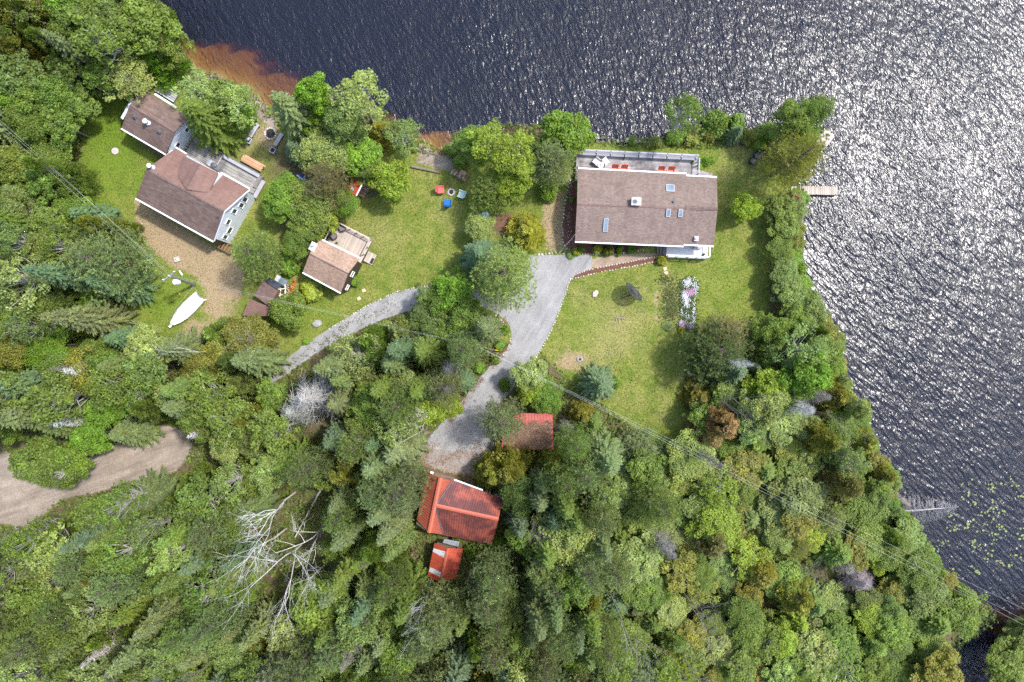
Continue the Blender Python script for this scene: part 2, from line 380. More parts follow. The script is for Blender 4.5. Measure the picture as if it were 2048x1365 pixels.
def smooth_poly(poly, it=2, closed=True):
    P = [np.array(p, float) for p in poly]
    for _ in range(it):
        Q = []
        n = len(P); rng_ = range(n) if closed else range(n - 1)
        if not closed: Q.append(P[0])
        for i in rng_:
            a, b = P[i], P[(i + 1) % n]
            Q += [a * 0.75 + b * 0.25, a * 0.25 + b * 0.75]
        if not closed: Q.append(P[-1])
        P = Q
    return P

DRIVE = [(1060,512),(1061,511),(1120,511),(1183,510),(1184,510),(1184,511),(1184,528),(1184,541),(1158,548),(1143,557),(1126,600),(1105,655),(1078,706),(1058,735),(1030,772),(1005,800),(985,830),(985,900),(920,905),(840,895),(880,850),(905,825),(935,790),(962,752),(1000,715),(1020,690),(1024,660),(1012,640),(985,622),(945,610),(948,588),(1000,590),(1030,560)]
PAD = [(905,858),(985,862),(1012,900),(1006,952),(930,950),(862,938),(838,912),(848,880)]
DRIVE2 = [(960,572),(890,571),(850,574),(800,583),(760,600),(705,628),(655,660),(610,690),(560,728),(515,765),(535,775),(580,745),(620,715),(660,690),(720,660),(775,636),(830,618),(900,610),(955,612)]
TRACK = [(-400,920),(0,906),(40,908),(90,900),(150,905),(220,890),(290,870),(330,850),(375,860),(390,900),(350,945),(260,965),(200,985),(120,1000),(90,1030),(45,1056),(0,1048),(-400,1060)]
WALK = [(1182,512),(1312,506),(1312,514),(1280,520),(1230,530),(1184,541)]
LAWN = [(172,165),(215,178),(300,168),(368,146),(440,165),(520,212),(570,250),(700,262),(830,300),(920,300),(1000,272),(1160,285),(1330,292),(1530,292),(1590,375),(1545,430),(1538,630),(1480,645),(1420,680),(1372,740),(1385,850),(1335,895),(1290,878),(1230,835),(1140,765),(1085,712),(1055,745),(1010,790),(985,770),(1018,690),(940,660),(840,615),(760,640),(660,690),(600,720),(555,720),(480,700),(335,702),(250,668),(250,590),(288,540),(262,470),(185,415),(120,385),(165,300),(160,240)]
BED_L = [(1150,352),(1138,362),(1130,400),(1126,440),(1124,470),(1128,492),(1150,506),(1200,509),(1240,508),(1285,500),(1285,486),(1160,486)]
BED_S = [(1143,556),(1160,545),(1200,535),(1250,526),(1314,514),(1316,522),(1270,531),(1220,540),(1180,548),(1150,559)]
BED_F = [(1368,562),(1380,557),(1392,566),(1391,600),(1388,640),(1383,660),(1362,662),(1355,650),(1362,610),(1364,590)]

def axis(lo, hi, step, far):
    a = list(np.arange(lo, hi + step / 2, step)); s = step; x = a[-1]
    out = []
    while x < far: s *= 1.5; x += s; out.append(x)
    s = step; x = a[0]; pre = []
    while x > -far: s *= 1.5; x -= s; pre.append(x)
    return np.array(pre[::-1] + a + out)

gx, gy = axis(-60, 60, 0.28, 2500), axis(-42, 42, 0.28, 2500)
X, Y = np.meshgrid(gx, gy); X, Y = X.ravel(), Y.ravel()
PX = np.stack([X * 20 + 1024, 682.5 - Y * 20], 1)
dland = np.maximum(sd_poly(PX, SHORE), sd_poly(PX, ISLAND)) / 20.0        # metres, + on land
jit = 0.22 * np.sin(X * 2.1 + 1.3 * np.sin(Y * 1.7)) + 0.18 * np.sin(Y * 2.9 + X * 0.9)
dland = dland + jit * np.exp(-np.abs(dland) / 3)
WL = -0.30
shal = np.zeros(len(X))
for cx, cy, rx, ry in ((420,150,170,110),(530,195,130,95),(870,295,95,60)):
    shal = np.maximum(shal, np.exp(-(((PX[:, 0] - cx) / rx) ** 2 + ((PX[:, 1] - cy) / ry) ** 2)))
slope = 3.0
nz = np.sin(X * 1.3 + 2 * np.sin(Y * .8)) * np.sin(Y * 1.7 - X * .5 + np.sin(X * 2.3)) + .6 * np.sin(X * 3.1 + Y * 2.2) * np.sin(Y * 3.7 - X)
shal = np.clip(shal * 1.4 + nz * 0.09 * (shal < .9), 0, 1)
und = 0.12 * np.sin(X * 0.9 + Y * 0.4) * np.sin(Y * 0.7 - X * 0.3)
Z = np.where(dland > 0, WL + np.minimum(-WL, 0.32 * dland), WL - ((1 - shal) * np.minimum(7.0, slope * np.maximum(-dland, 0) * (1 + und)) + shal * (0.50 * (1 - np.exp(np.minimum(dland, 0) / 0.8)) + 0.07 * np.maximum(-dland, 0) * (1 + 2 * und))))
nx, ny = len(gx), len(gy)
ii, jj = np.meshgrid(np.arange(nx - 1), np.arange(ny - 1)); a0 = (jj * nx + ii).ravel()
gm = np_mesh('ground', np.stack([X, Y, Z], 1), np.stack([a0, a0 + 1, a0 + nx + 1, a0 + nx], 1), M['ground'], None, True)

def pmask(poly, feather): return np.clip(sd_poly(PX, poly) / feather + 0.5, 0, 1)
def blobs(lst):
    m = np.zeros(len(X))
    for cx, cy, rx, ry, s in lst:
        m = np.maximum(m, s * np.exp(-(((PX[:, 0] - cx) / rx) ** 2 + ((PX[:, 1] - cy) / ry) ** 2) ** 1.5))
    return m
lawn = pmask(LAWN, 18)
straw = blobs([(1140,722,46,30,.62),(880,322,45,24,.5),(400,665,44,42,.7),(440,600,44,60,.75),(535,275,52,40,.55),(1108,440,26,72,1.0),(1345,600,30,52,.4),(1312,610,6,55,.6),(1560,440,10,20,.4),(370,520,30,18,.3),(1240,650,45,26,.3),(470,690,30,20,.3),(480,345,30,40,.3)])
straw = np.maximum(straw, pmask([(270,400),(300,415),(350,445),(420,492),(460,505),(490,545),(478,600),(425,600),(395,555),(345,532),(300,500),(272,455)], 20))
straw = np.maximum(straw, pmask(PAD, 30) * 0.9)
lush = blobs([(225,270,75,130,1),(300,370,50,60,.8),(180,420,60,40,1),(330,600,60,60,.7),(260,540,50,60,.5),(1450,570,80,60,.35),(1420,640,50,40,.3),(420,160,30,20,.8),(1250,290,90,14,.8),(1400,318,40,12,.6),(1180,640,40,40,.35),(640,620,40,30,.5),(590,640,60,40,.5),(1300,890,50,30,.9)])
litter = np.clip(1 - lawn, 0, 1)
litter = np.maximum(litter, blobs([(1005,450,30,35,.75),(1080,300,90,30,.5),(1590,310,50,55,.6),(640,330,130,70,.8),(740,380,24,20,.9),(575,355,20,22,.8),(620,430,80,90,.7),(1560,640,20,12,1)]))
sand = np.maximum(pmask(TRACK, 14), np.exp(-np.maximum(dland, 0) / 0.5) * (dland < 0.9) * shal * 1.5)
sand = np.maximum(sand, pmask([(838,296),(905,300),(935,330),(915,350),(870,335),(830,330)], 16) * 0.8)
sand = np.maximum(sand, pmask([(378,140),(450,165),(520,205),(560,245),(545,262),(500,222),(430,180),(372,158)], 10) * 0.9)
sand = np.where(dland < -0.15, 0, sand); straw = np.where(dland < -0.1, 1.0, straw)
litter = np.where(dland < 0, 1.0, litter)
mulch = blobs([(1010,445,26,26,.8),(975,665,18,14,.6),(1095,790,12,20,.4)])
dry = blobs([(1240,640,110,80,.6),(800,470,70,70,.25),(1490,330,70,60,.45),(520,300,60,50,.5),(1180,440,60,80,.5),(1340,600,40,60,.7),(900,450,40,60,.4),(1280,800,60,60,.3)])
for nm, chs in (('zone', (straw, lush, litter)), ('zone2', (sand, mulch, dry))):
    at = gm.attributes.new(nm, 'FLOAT_COLOR', 'POINT')
    at.data.foreach_set('color', np.stack([*chs, np.ones(len(X))], 1).astype(np.float32).ravel())
tag(obj('ground', gm), kind='structure')

wb = MB().box((0, 0, (WL - 12) / 2), (4600, 4600, 12 + WL)); tag(wb.build('water', M['water']), kind='structure')

def sheet(name, poly, z, mat, jag=1.2, it=2, parent=None):
    P = smooth_poly(poly, it)
    Q = []
    for a, b in zip(P, P[1:] + P[:1]):                       # ragged edge
        n = max(1, int(np.hypot(*(b - a)) / 4))
        for k in range(n): Q.append(a + (b - a) * k / n + RNG.normal(0, jag, 2) * 0.5)
    me = bpy.data.meshes.new(name)
    me.from_pydata([W(q[0], q[1], 0) + Vector((0, 0, z)) for q in Q], [], [tuple(range(len(Q) - 1, -1, -1))])
    me.materials.append(mat); me.update()
    o = obj(name, me); return o

tag(sheet('gravel_driveway', DRIVE, 0.014, M['gravel'], 1.4), kind='structure')
tag(sheet('gravel_lane', DRIVE2, 0.010, M['gravel'], 2.2), kind='structure')
tag(sheet('leafy_gravel_pad', PAD, 0.006, M['gravel_old'], 5), kind='structure')
tag(sheet('stone_walkway', WALK, 0.018, M['flag'], 0.8, 1), kind='structure')
tag(sheet('mulch_bed', BED_L, 0.012, M['mulch'], 1.0, 1), kind='structure')
tag(sheet('mulch_strip', BED_S, 0.022, M['mulch'], 0.6, 1), kind='structure')
# ================================================================= buildings
def loc(root, px, py, z): return WM[root.name].inverted() @ W(px, py, z)

def house_root(name, label, cat, c, z):
    """c = corner pixels eave L, eave R (lower), eave R, eave L (upper) at height z -> Empty, half length, half width"""
    p = [W(x, y, z) for x, y in c]
    u = ((p[1] - p[0]) + (p[2] - p[3])) / 2; v = ((p[3] - p[0]) + (p[2] - p[1])) / 2
    m = sum(p, Vector()) / 4; m.z = 0
    return thing(name, label, cat, m, math.atan2(u.y, u.x)), u.length / 2, v.length / 2

def slope(root, pts, mat, th=0.12, ribs=0.0, name='roof_slope', drop=0.0):
    """roof plane from pixel corners (px,py,z): eave A, eave B, ridge B, ridge A; real ribs if ribs > 0"""
    e0, e1, r1, r0 = [loc(root, *p) - Vector((0, 0, drop)) for p in pts]
    n = (e1 - e0).cross(r0 - e0).normalized()
    if n.z < 0: n = -n
    mb = MB()
    L = (e1 - e0).length
    S = [0.0, 1.0]; O = [0.0, 0.0]
    if ribs:
        S, O = [], []; k = max(2, int(L / ribs)); w_ = 0.045 / L
        for i in range(k):
            s0 = i / k
            S += [s0, s0 + w_ * .5, s0 + w_ * 1.2, s0 + w_ * 1.7]; O += [0, .035, .035, 0]
        S.append(1.0); O.append(0.0)
    V = []
    for s, o in zip(S, O):
        a = e0.lerp(e1, s); b = r0.lerp(r1, s); V += [a + n * o, b + n * o]
    m = len(S); V += [v - Vector((0, 0, th)) for v in (e0, e1, r1, r0)]
    F = [(2 * i, 2 * i + 2, 2 * i + 3, 2 * i + 1) for i in range(m - 1)]
    q = 2 * m
    F += [(q + 3, q + 2, q + 1, q), tuple([2 * i for i in range(m)][::-1]) + (q, q + 1), tuple([2 * i + 1 for i in range(m)]) + (q + 2, q + 3), (0, 1, q + 3, q), (2 * m - 1, 2 * m - 2, q + 1, q + 2)]
    mb.add(V, F)
    o = mb.build(name, mat, root)
    return o

def cap(root, a, b, mat, wd=0.3, hgt=0.05, name='ridge_cap', lift=0.03):
    A, B = loc(root, *a), loc(root, *b); d = (B - A); u = Vector((-d.y, d.x, 0)).normalized() * wd / 2
    up = Vector((0, 0, lift)); dn = Vector((0, 0, hgt + wd * .14))
    mb = MB().add([A + up, B + up, A + u + up - dn, B + u + up - dn, A - u + up - dn, B - u + up - dn], [(0, 1, 3, 2), (1, 0, 4, 5), (2, 3, 5, 4), (0, 2, 4), (1, 5, 3)])
    return mb.build(name, mat, root)

def gutter(root, a, b, mat, off, name='gutter', w_=0.13):
    A, B = loc(root, *a), loc(root, *b); d = (B - A).normalized(); sgn = 1 if off > 0 else -1
    u = Vector((-d.y, d.x, 0)) * sgn * w_ * 0.55; c = (A + B) / 2 + u - Vector((0, 0, .03))
    mb = MB(); Rm = d.to_track_quat('X', 'Z').to_matrix().to_4x4(); mb.box(c, ((B - A).length, w_, .12), M=Rm)
    return mb.build(name, mat, root)

def walls(root, x0, x1, y0, y1, ze, zr, mat, ym=None, name='wall'):
    ym = (y0 + y1) / 2 if ym is None else ym
    pr = [(y0, -0.05), (y1, -0.05), (y1, ze), (ym, zr), (y0, ze)]
    P = [(x0, y, z) for y, z in pr] + [(x1, y, z) for y, z in pr]
    F = [(0, 1, 2, 3, 4)[::-1], (5, 6, 7, 8, 9), (1, 0, 5, 6), (2, 1, 6, 7), (3, 2, 7, 8), (4, 3, 8, 9), (0, 4, 9, 5)]
    return MB().add(P, F).build(name, mat, root)

def window(root, c, w_, h, ax, frame=None, name='window'):
    """ax: '+x','-x','+y','-y' the wall it sits on; c = centre on the wall"""
    c = Vector(c); s = 1 if ax[0] == '+' else -1; f = 0.045
    def bx(mb, du, dv, su, sv, dep, pr):
        if ax[1] == 'x': mb.box(c + Vector((s * pr, du, dv)), (dep, su, sv))
        else: mb.box(c + Vector((du, s * pr, dv)), (su, dep, sv))
    fr = MB()
    bx(fr, 0, h / 2 + f / 2, w_ + 2 * f, f, .08, .03); bx(fr, 0, -h / 2 - f / 2, w_ + 2 * f, f, .10, .04)
    bx(fr, -w_ / 2 - f / 2, 0, f, h, .08, .03); bx(fr, w_ / 2 + f / 2, 0, f, h, .08, .03)
    o = fr.build(name, frame or M['white'], root)
    pn = MB(); bx(pn, 0, 0, w_, h, .03, .018); pn.build('pane', M['glass'], o)
    if w_ > .7: mu = MB(); bx(mu, 0, 0, .035, h, .03, .035); mu.build('mullion', frame or M['white'], o)
    return o

def board_mesh(L, w_, th, mat, name='board'):
    return MB().box((0, 0, 0), (L, w_, th)).mesh(name, mat)

def boards(parent, o, u, v, length, total, mat, w_=0.14, gap=0.012, th=0.035, name='board'):
    """boards laid along u (world), stepping along v from world point o"""
    u, v = Vector(u).normalized(), Vector(v).normalized(); n = max(1, round(total / (w_ + gap))); me = board_mesh(length, w_, th, mat, name)
    rot = Matrix((( u.x, v.x, 0, 0), (u.y, v.y, 0, 0), (0, 0, 1, 0), (0, 0, 0, 1)))
    for i in range(n):
        c = Vector(o) + u * length / 2 + v * ((i + .5) * total / n) + Vector((0, 0, -th / 2 + random.uniform(-.003, .003)))
        obj(name, me, parent, Matrix.Translation(c) @ rot)

def pipe(root, px, py, z, h=0.5, r=0.09, name='chimney_pipe'):
    p = loc(root, px, py, z)
    o = MB().bar(p - Vector((0, 0, .2)), p + Vector((0, 0, h)), r, n=10).build(name, M['steel'], root)
    MB().lathe([(r * .8, h), (r * 1.9, h + .05), (r * 1.9, h + .09), (.01, h + .17)], p, 10).build('rain_cap', M['white'], o)
    MB().lathe([(r * 2.2, -.06), (r * 2.0, .02), (r * 1.1, .08)], p, 10).build('flashing', M['steel'], o)

def roofvent(root, px, py, z, s=0.28):
    p = loc(root, px, py, z); mb = MB().box(p + Vector((0, 0, .02)), (s * 1.4, s * 1.3, .04)).lathe([(s * .45, .03), (s * .5, .16), (s * .28, .2)], p, 8)
    mb.build('roof_vent', M['darkvent'], root)

def skylight(root, px, py, z, w_, h, tilt):
    p = loc(root, px, py, z); Rm = Matrix.Rotation(tilt, 4, 'X')
    mb = MB(); t = .07
    for c, d in (((0, h / 2, 0), (w_ + t, t, .14)), ((0, -h / 2, 0), (w_ + t, t, .14)), ((w_ / 2, 0, 0), (t, h - t, .14)), ((-w_ / 2, 0, 0), (t, h - t, .14))):
        mb.box(p + Rm @ Vector(c), d, M=Rm)
    o = mb.build('skylight', M['galv'], root)
    MB().box(p + Rm @ Vector((0, 0, .03)), (w_ - t, h - t, .04), M=Rm).build('pane', M['skyglass'], o)

def chimney(root, px, py, z, s, h):
    p = loc(root, px, py, z); mb = MB()
    for k in range(int(h / .2) + 3):
        mb.box(p + Vector((0, 0, -.5 + k * .2)), (s * (1 + .04 * (k % 2)), s * .8 * (1 + .04 * ((k + 1) % 2)), .19))
    o = mb.build('chimney', M['stone'], root); top = -.5 + (int(h / .2) + 3) * .2 - .1
    MB().box(p + Vector((0, 0, top + .04)), (s * 1.15, s * .95, .08)).build('chimney_crown', M['stone'], o)
    MB().bar(p + Vector((.1, .08, top)), p + Vector((.1, .08, top + .55)), .1, n=10).build('flue_pipe', M['steel'], o)
    MB().lathe([(.14, top + .5), (.2, top + .56), (.02, top + .68)], p + Vector((.1, .08, 0)), 10).build('flue_cap', M['white'], o)

# ---------------------------------------------------------------- main house on the point
hm, hl, hw = house_root('lake_house', 'long low house with brown shingle roof, four skylights and stone chimney', 'house', [(1150,482),(1427,491),(1434,356),(1156,339)], 2.9)
ZR = 3.9
walls(hm, -hl + .5, hl - .4, -hw + .55, hw - .55, 2.72, 3.62, M['tan_wall'])
slope(hm, [(1150,482.3,2.9),(1367.5,491.5,2.9),(1371.5,417.5,ZR),(1154,409,ZR)], M['shingle_a'])
slope(hm, [(1372.8,349.5,2.9),(1155.7,338.5,2.9),(1154,409,ZR),(1371.5,417.5,ZR)], M['shingle_a'])
slope(hm, [(1367.2,488,2.93),(1427.4,491,2.93),(1435.4,418.2,ZR-.02),(1371.2,415.5,ZR-.02)], M['shingle_a'])
slope(hm, [(1433.6,356.3,2.93),(1372.4,353.2,2.93),(1371.2,415.5,ZR-.02),(1435.4,418.2,ZR-.02)], M['shingle_a'])
cap(hm, (1154,409,ZR), (1371.5,417.5,ZR), M['shingle_d'], .22, .02)
cap(hm, (1372,416.2,ZR), (1435,418.2,ZR), M['shingle_b'], .34, .03, 'ridge_vent', .07)
gutter(hm, (1155.7,338.2,2.88), (1372.5,349,2.88), M['white'], 1); gutter(hm, (1373,352.8,2.9), (1433.4,356,2.9), M['white'], 1)
gutter(hm, (1150,482.8,2.88), (1367,492,2.88), M['white'], -1); gutter(hm, (1367.6,488.6,2.9), (1427,491.6,2.9), M['white'], -1)
T = math.atan2(1.0, 3.55)
skylight(hm, 1340.5, 377, 3.35, .72, .66, -T); skylight(hm, 1336.5, 426, 3.84, .34, .68, T); skylight(hm, 1361, 426.5, 3.84, .34, .68, T); skylight(hm, 1211.5, 450.5, 3.42, .38, 1.22, T)
chimney(hm, 1271, 405, 3.86, .82, .55)
pm = loc(hm, 1391.5, 478.5, 3.1); o = MB().box(pm + Vector((0, 0, .12)), (.34, .42, .3)).build('roof_vent', M['white'], hm); MB().lathe([(.12, .28), (.16, .36), (.03, .42)], pm, 10).build('vent_cap', M['steel'], o)
roofvent(hm, 1347, 404.5, 3.74, .2)
for x in (-5.2, -2.6, 0.6, 3.4): window(hm, (x, -hw + .55, 1.55), 1.3, 1.1, '-y')
for x in (-4.6, -1.6, 2.0, 4.8): window(hm, (x, hw - .55, 1.6), 1.6, 1.3, '+y')
window(hm, (-hl + .5, 1.2, 1.6), 1.2, 1.1, '-x'); window(hm, (hl - .4, -1.0, 1.6), 1.2, 1.1, '+x')
dr = MB().box((4.6, -hw + .52, 1.65), (.95, .08, 2.05)).build('door', M['white'], hm); MB().box((4.95, -hw + .46, 1.6), (.05, .06, .12)).build('handle', M['black'], dr)
sm = loc(hm, 1157, 462, 4.3); MB().bar(sm - Vector((0, 0, 1.4)), sm, .03, n=6).build('service_mast', M['galv'], hm)
# lakeside deck
ZD = 0.75
A, B = loc(hm, 1158, 309, ZD), loc(hm, 1394, 318, ZD); yo = (A.y + B.y) / 2; xa, xb = loc(hm, 1152, 330, ZD).x, loc(hm, 1395, 330, ZD).x; yi = hw - .5
dk = MB().box(((xa + xb) / 2, (yi + yo) / 2, ZD - .22), (xb - xa - .1, yo - yi - .1, .26))
for i in range(8):
    x = xa + .2 + i * (xb - xa - .4) / 7
    dk.box((x, yo - .25, .2), (.14, .14, .9))
dk = dk.build('deck', M['oldwood'], hm)
R3 = WM[hm.name].to_3x3(); ux, uy = R3 @ Vector((1, 0, 0)), R3 @ Vector((0, 1, 0))
boards(dk, WM[hm.name] @ Vector((xa, yi, ZD)), ux, uy, xb - xa, yo - yi, M['deck_grey'])
# sloping bench-rail along the water side: wide planks on raking supports
Rk = Matrix.Rotation(math.radians(38), 4, 'X')
for k, (dy, dz) in enumerate(((-.16, .62), (.02, .76))):
    MB().box(((xa + xb) / 2 + .1, yo + dy, ZD + dz), (xb - xa - .5, .2, .04), M=Rk).build('rail_plank', M['rail_grey'], dk)
MB().box(((xa + xb) / 2 + .1, yo + .16, ZD + .86), (xb - xa - .4, .16, .045)).build('top_rail', M['rail_grey'], dk)
for i in range(9):
    x = xa + .5 + i * (xb - xa - .9) / 8
    MB().box((x, yo - .02, ZD + .42), (.09, .10, .84)).build('post', M['rail_grey'], dk)
    MB().box((x, yo - .06, ZD + .72), (.07, .62, .05), M=Rk).build('brace', M['black'], dk)
MB().box((xb - .06, (yo + yi) / 2 + .5, ZD + .9), (.12, yo - yi - 1.2, .05)).build('side_rail', M['rail_grey'], dk)
for y in (yi + 1.1, yi + 2.0, yo - .3): MB().box((xb - .06, y, ZD + .44), (.09, .09, .88)).build('post', M['rail_grey'], dk)
for i in range(5): MB().box((xb + .2 + i * .33, yi + .9 - i * .02, ZD - .12 - i * .13), (.34, 1.5, .05)).build('step', M['deck_grey'], dk)
# front porch
ZP = 0.6
x0, x1 = loc(hm, 1333, 500, ZP).x, loc(hm, 1416, 500, ZP).x; y0 = loc(hm, 1375, 516.5, ZP).y; y1 = -hw + .5
pk = MB().box(((x0 + x1) / 2, (y0 + y1) / 2, ZP / 2 - .05), (x1 - x0 - .06, y1 - y0 - .06, ZP)).build('porch', M['white'], hm)
boards(pk, WM[hm.name] @ Vector((x0, y0, ZP)), ux, uy, x1 - x0, y1 - y0, M['porch'], .18, .008)
MB().box(((x0 + x1) / 2, y0 + .06, ZP + .92), (x1 - x0, .1, .05)).build('rail', M['white'], pk)
MB().box((x1 - .06, (y0 + y1) / 2, ZP + .92), (.1, y1 - y0, .05)).build('rail', M['white'], pk)
for i in range(5): MB().box((x0 + .06 + i * (x1 - x0 - .12) / 4, y0 + .06, ZP + .45), (.09, .09, .9)).build('post', M['white'], pk)
for i in range(18): MB().box((x0 + .2 + i * (x1 - x0 - .3) / 17, y0 + .06, ZP + .45), (.03, .03, .84)).build('baluster', M['white'], pk)
for i in range(3): MB().box((x1 - .06, y0 + .3 + i * (y1 - y0 - .4) / 3, ZP + .45), (.05, .05, .84)).build('baluster', M['white'], pk)
for i in range(3): MB().box((x0 - .14 - i * .28, (y0 + y1) / 2 + .1, ZP - .14 - i * .17), (.29, 1.1, .06)).build('step', M['oldwood'], pk)
for y in ((y0 + y1) / 2 - .52, (y0 + y1) / 2 + .72):
    MB().box((x0 - .4, y, .3), (.9, .06, .35)).build('stringer', M['oldwood'], pk)
bx_ = loc(hm, 1394, 494, ZP); MB().box(bx_ + Vector((0, 0, .25)), (.75, .5, .5)).build('storage_box', M['rail_grey'], pk)

# ---------------------------------------------------------------- large grey-sided house on the left
hb, bl, bw = house_root('grey_sided_house', 'large house with pale grey siding, mottled brown roof and cross gable', 'house', [(272,396),(427,482),(498,379),(351,297)], 3.3)
Z5 = 5.0
ly = (loc(hb, 293, 338, Z5).y + loc(hb, 448, 423, Z5).y) / 2
walls(hb, -bl + .15, bl - .12, -bw + .3, bw - .3, 3.1, Z5 - .22, M['siding'], ly)
slope(hb, [(272,396,3.3),(427,482,3.3),(448,423,Z5),(293,338,Z5)], M['shingle_b'])
slope(hb, [(498,379,3.3),(351,297,3.3),(293,338,Z5),(448,423,Z5)], M['shingle_red'])
cap(hb, (296,339.7,Z5), (446,421.8,Z5), M['shingle_d'], .3, .02)
slope(hb, [(355,350,4.45),(366,311,4.45),(401,329,5.2),(374,378,5.2)], M['shingle_red'], name='dormer_slope')
slope(hb, [(436.5,346.5,4.48),(418,385,4.48),(374,378,5.2),(401,329,5.2)], M['shingle_red'], name='dormer_slope')
cap(hb, (375,376,5.2), (401,329,5.2), M['shingle_d'], .16, .02)
for q in (((374,378.5,5.12),(355.5,350.5,4.5)), ((374,378.5,5.12),(418,385.5,4.5))): MB().bar(loc(hb, *q[0]), loc(hb, *q[1]), .07, n=4).build('valley_flashing', M['shingle_d'], hb)
P = [loc(hb, *q) for q in ((434,348.5,4.24),(418.5,383.5,4.26),(445,351.5,3.34),(371,313,4.2),(401,331.5,4.88),(374.5,311,3.34),(358,349,4.2))]
MB().add([P[0], P[1], P[2]], [(0, 1, 2)]).build('dormer_wall', M['siding'], hb)
MB().add([P[0], P[2], P[5], P[3], P[4]], [(0, 1, 2, 3, 4)]).build('dormer_wall', M['siding'], hb)
MB().add([P[3], P[6], P[5]], [(0, 2, 1)]).build('dormer_wall', M['siding'], hb)
gutter(hb, (351,296.5,3.27), (372,309,3.27), M['white'], 1); gutter(hb, (441,347,3.27), (498,378.5,3.27), M['white'], 1); gutter(hb, (272,396.5,3.27), (427,482.5,3.27), M['white'], -1)
MB().box(loc(hb, 440, 349, 3.5), (.42, .16, .1)).build('downspout', M['white'], hb)
pipe(hb, 305, 335, 4.85, .6, .11); roofvent(hb, 318, 349, 4.85, .16); roofvent(hb, 437, 433, 4.75, .12); roofvent(hb, 396, 340, 4.98, .1)
xg = bl - .12
for y, z, w_, h in ((1.9, 2.1, .42, .95), (1.25, 2.2, .42, .95), (0.45, 2.9, .4, .9), (-.75, 2.9, .5, .75), (-1.45, 1.75, .6, .8), (-2.2, 1.9, .4, .9)): window(hb, (xg, y, z), w_, h, '+x')
for x in (-2.5, 0, 2.5): window(hb, (x, -bw + .3, 1.6), 1.1, 1.1, '-y')
dr = MB().box((0.8, bw - .26, 1.95), (1.6, .08, 2.0)).build('door', M['glass'], hb); MB().box((0.8, bw - .2, 1.95), (.08, .05, 2.0)).build('door_frame', M['white'], dr)
cb = [loc(hb, 498, 379, 3.3), loc(hb, 448, 423, Z5), loc(hb, 427, 482, 3.3)]
for a, b in ((0, 1), (1, 2)):
    mb = MB(); d = cb[b] - cb[a]; n = Vector((.04, 0, -.1)); mb.bar(cb[a] + n, cb[b] + n, .075, n=4); mb.build('bargeboard', M['siding'], hb)
# deck on the lake side
ZD = 0.85
a_, b_ = loc(hb, 386, 279, ZD), loc(hb, 529, 347, ZD); yo = (a_.y + b_.y) / 2; xa, xb = a_.x, b_.x; yi = bw - .25; xm = loc(hb, 441, 318, ZD).x
dk = MB().box(((xa + xb) / 2, (yi + yo) / 2, ZD / 2 - .06), (xb - xa - .2, yo - yi - .2, ZD - .16)).build('deck', M['oldwood'], hb)
R3 = WM[hb.name].to_3x3(); ux, uy = R3 @ Vector((1, 0, 0)), R3 @ Vector((0, 1, 0))
boards(dk, WM[hb.name] @ Vector((xa, yi, ZD)), ux, uy, xm - xa - .02, yo - yi, M['deck_mossy'], .15, .03)
boards(dk, WM[hb.name] @ Vector((xm, yi, ZD - .012)), ux, uy, xb - xm, yo - yi, M['deck_mossy'], .28, .012)
MB().box((xm + .05, yo - .75, ZD + .05), (.1, 1.5, .1)).build('kerb_beam', M['deck_tan'], dk)
MB().box(((xa + xb) / 2, yo - .04, ZD + .3), (xb - xa, .09, .06)).build('rail', M['oldwood'], dk); MB().box(((xm + xb) / 2, yo - .28, ZD + .24), (xb - xm - .4, .3, .05)).build('bench_seat', M['rail_grey'], dk)
for i in range(8): MB().box((xa + .1 + i * (xb - xa - .2) / 7, yo - .04, ZD + .13), (.09, .09, .3)).build('post', M['oldwood'], dk)
MB().box((xb - .16, (yi + yo) / 2 + .3, ZD + .16), (.3, yo - yi - .7, .05)).build('bench_seat', M['oldwood'], dk)
MB().box((xb + .16, yi + .75, .55), (.42, 1.9, .06)).build('ramp_board', M['rail_grey'], dk)
# stair at the low corner
A = loc(hb, 446, 491, 0.6); st = MB()
for s in (-.42, .42): st.box((A.x + .25, A.y + s, .45), (1.5, .06, .3))
st = st.build('stair', M['stair'], hb)
for i in range(6): MB().box((A.x - .42 + i * .26, A.y, 1.05 - i * .16), (.2, .9, .05)).build('tread', M['stair'], st)
for i in range(2): MB().box((A.x - .5, A.y - .42 + i * .84, .5), (.09, .09, 1.0)).build('post', M['stair'], st)

# ---------------------------------------------------------------- small grey cabin
hc, cl_, cw = house_root('grey_cabin', 'small grey cabin with mottled brown roof and five roof vents', 'cabin', [(243,256),(332,308),(378,236),(288,180)], 2.7)
ly = (loc(hc, 259, 210, 3.9).y + loc(hc, 349, 264, 3.9).y) / 2
walls(hc, -cl_ + .1, cl_ - .08, -cw + .3, cw - .3, 2.5, 3.7, M['siding'], ly)
slope(hc, [(243,256,2.7),(332,308,2.7),(349,264,3.9),(259,210,3.9)], M['shingle_b']); slope(hc, [(378,236,2.7),(288,180,2.7),(259,210,3.9),(349,264,3.9)], M['shingle_b'])
cap(hc, (260,210.5,3.9), (348,263.5,3.9), M['shingle_d'], .2, .02)
gutter(hc, (308,190,2.66), (352,217.5,2.66), M['white'], 1, w_=.2); gutter(hc, (243,256.5,2.67), (332,308.5,2.67), M['white'], -1)
for q in ((280,214.6,3.55),(270,234,3.6),(331,243,3.5),(318.6,264,3.55)): roofvent(hc, *q, .26)
pipe(hc, 296, 246, 3.7, .5, .12)
window(hc, (cl_ - .08, 1.0, 1.75), .42, .62, '+x'); window(hc, (cl_ - .08, -.75, 1.75), .42, .62, '+x')
for x in (-1.2, 1.0): window(hc, (x, -cw + .3, 1.5), .9, .9, '-y')
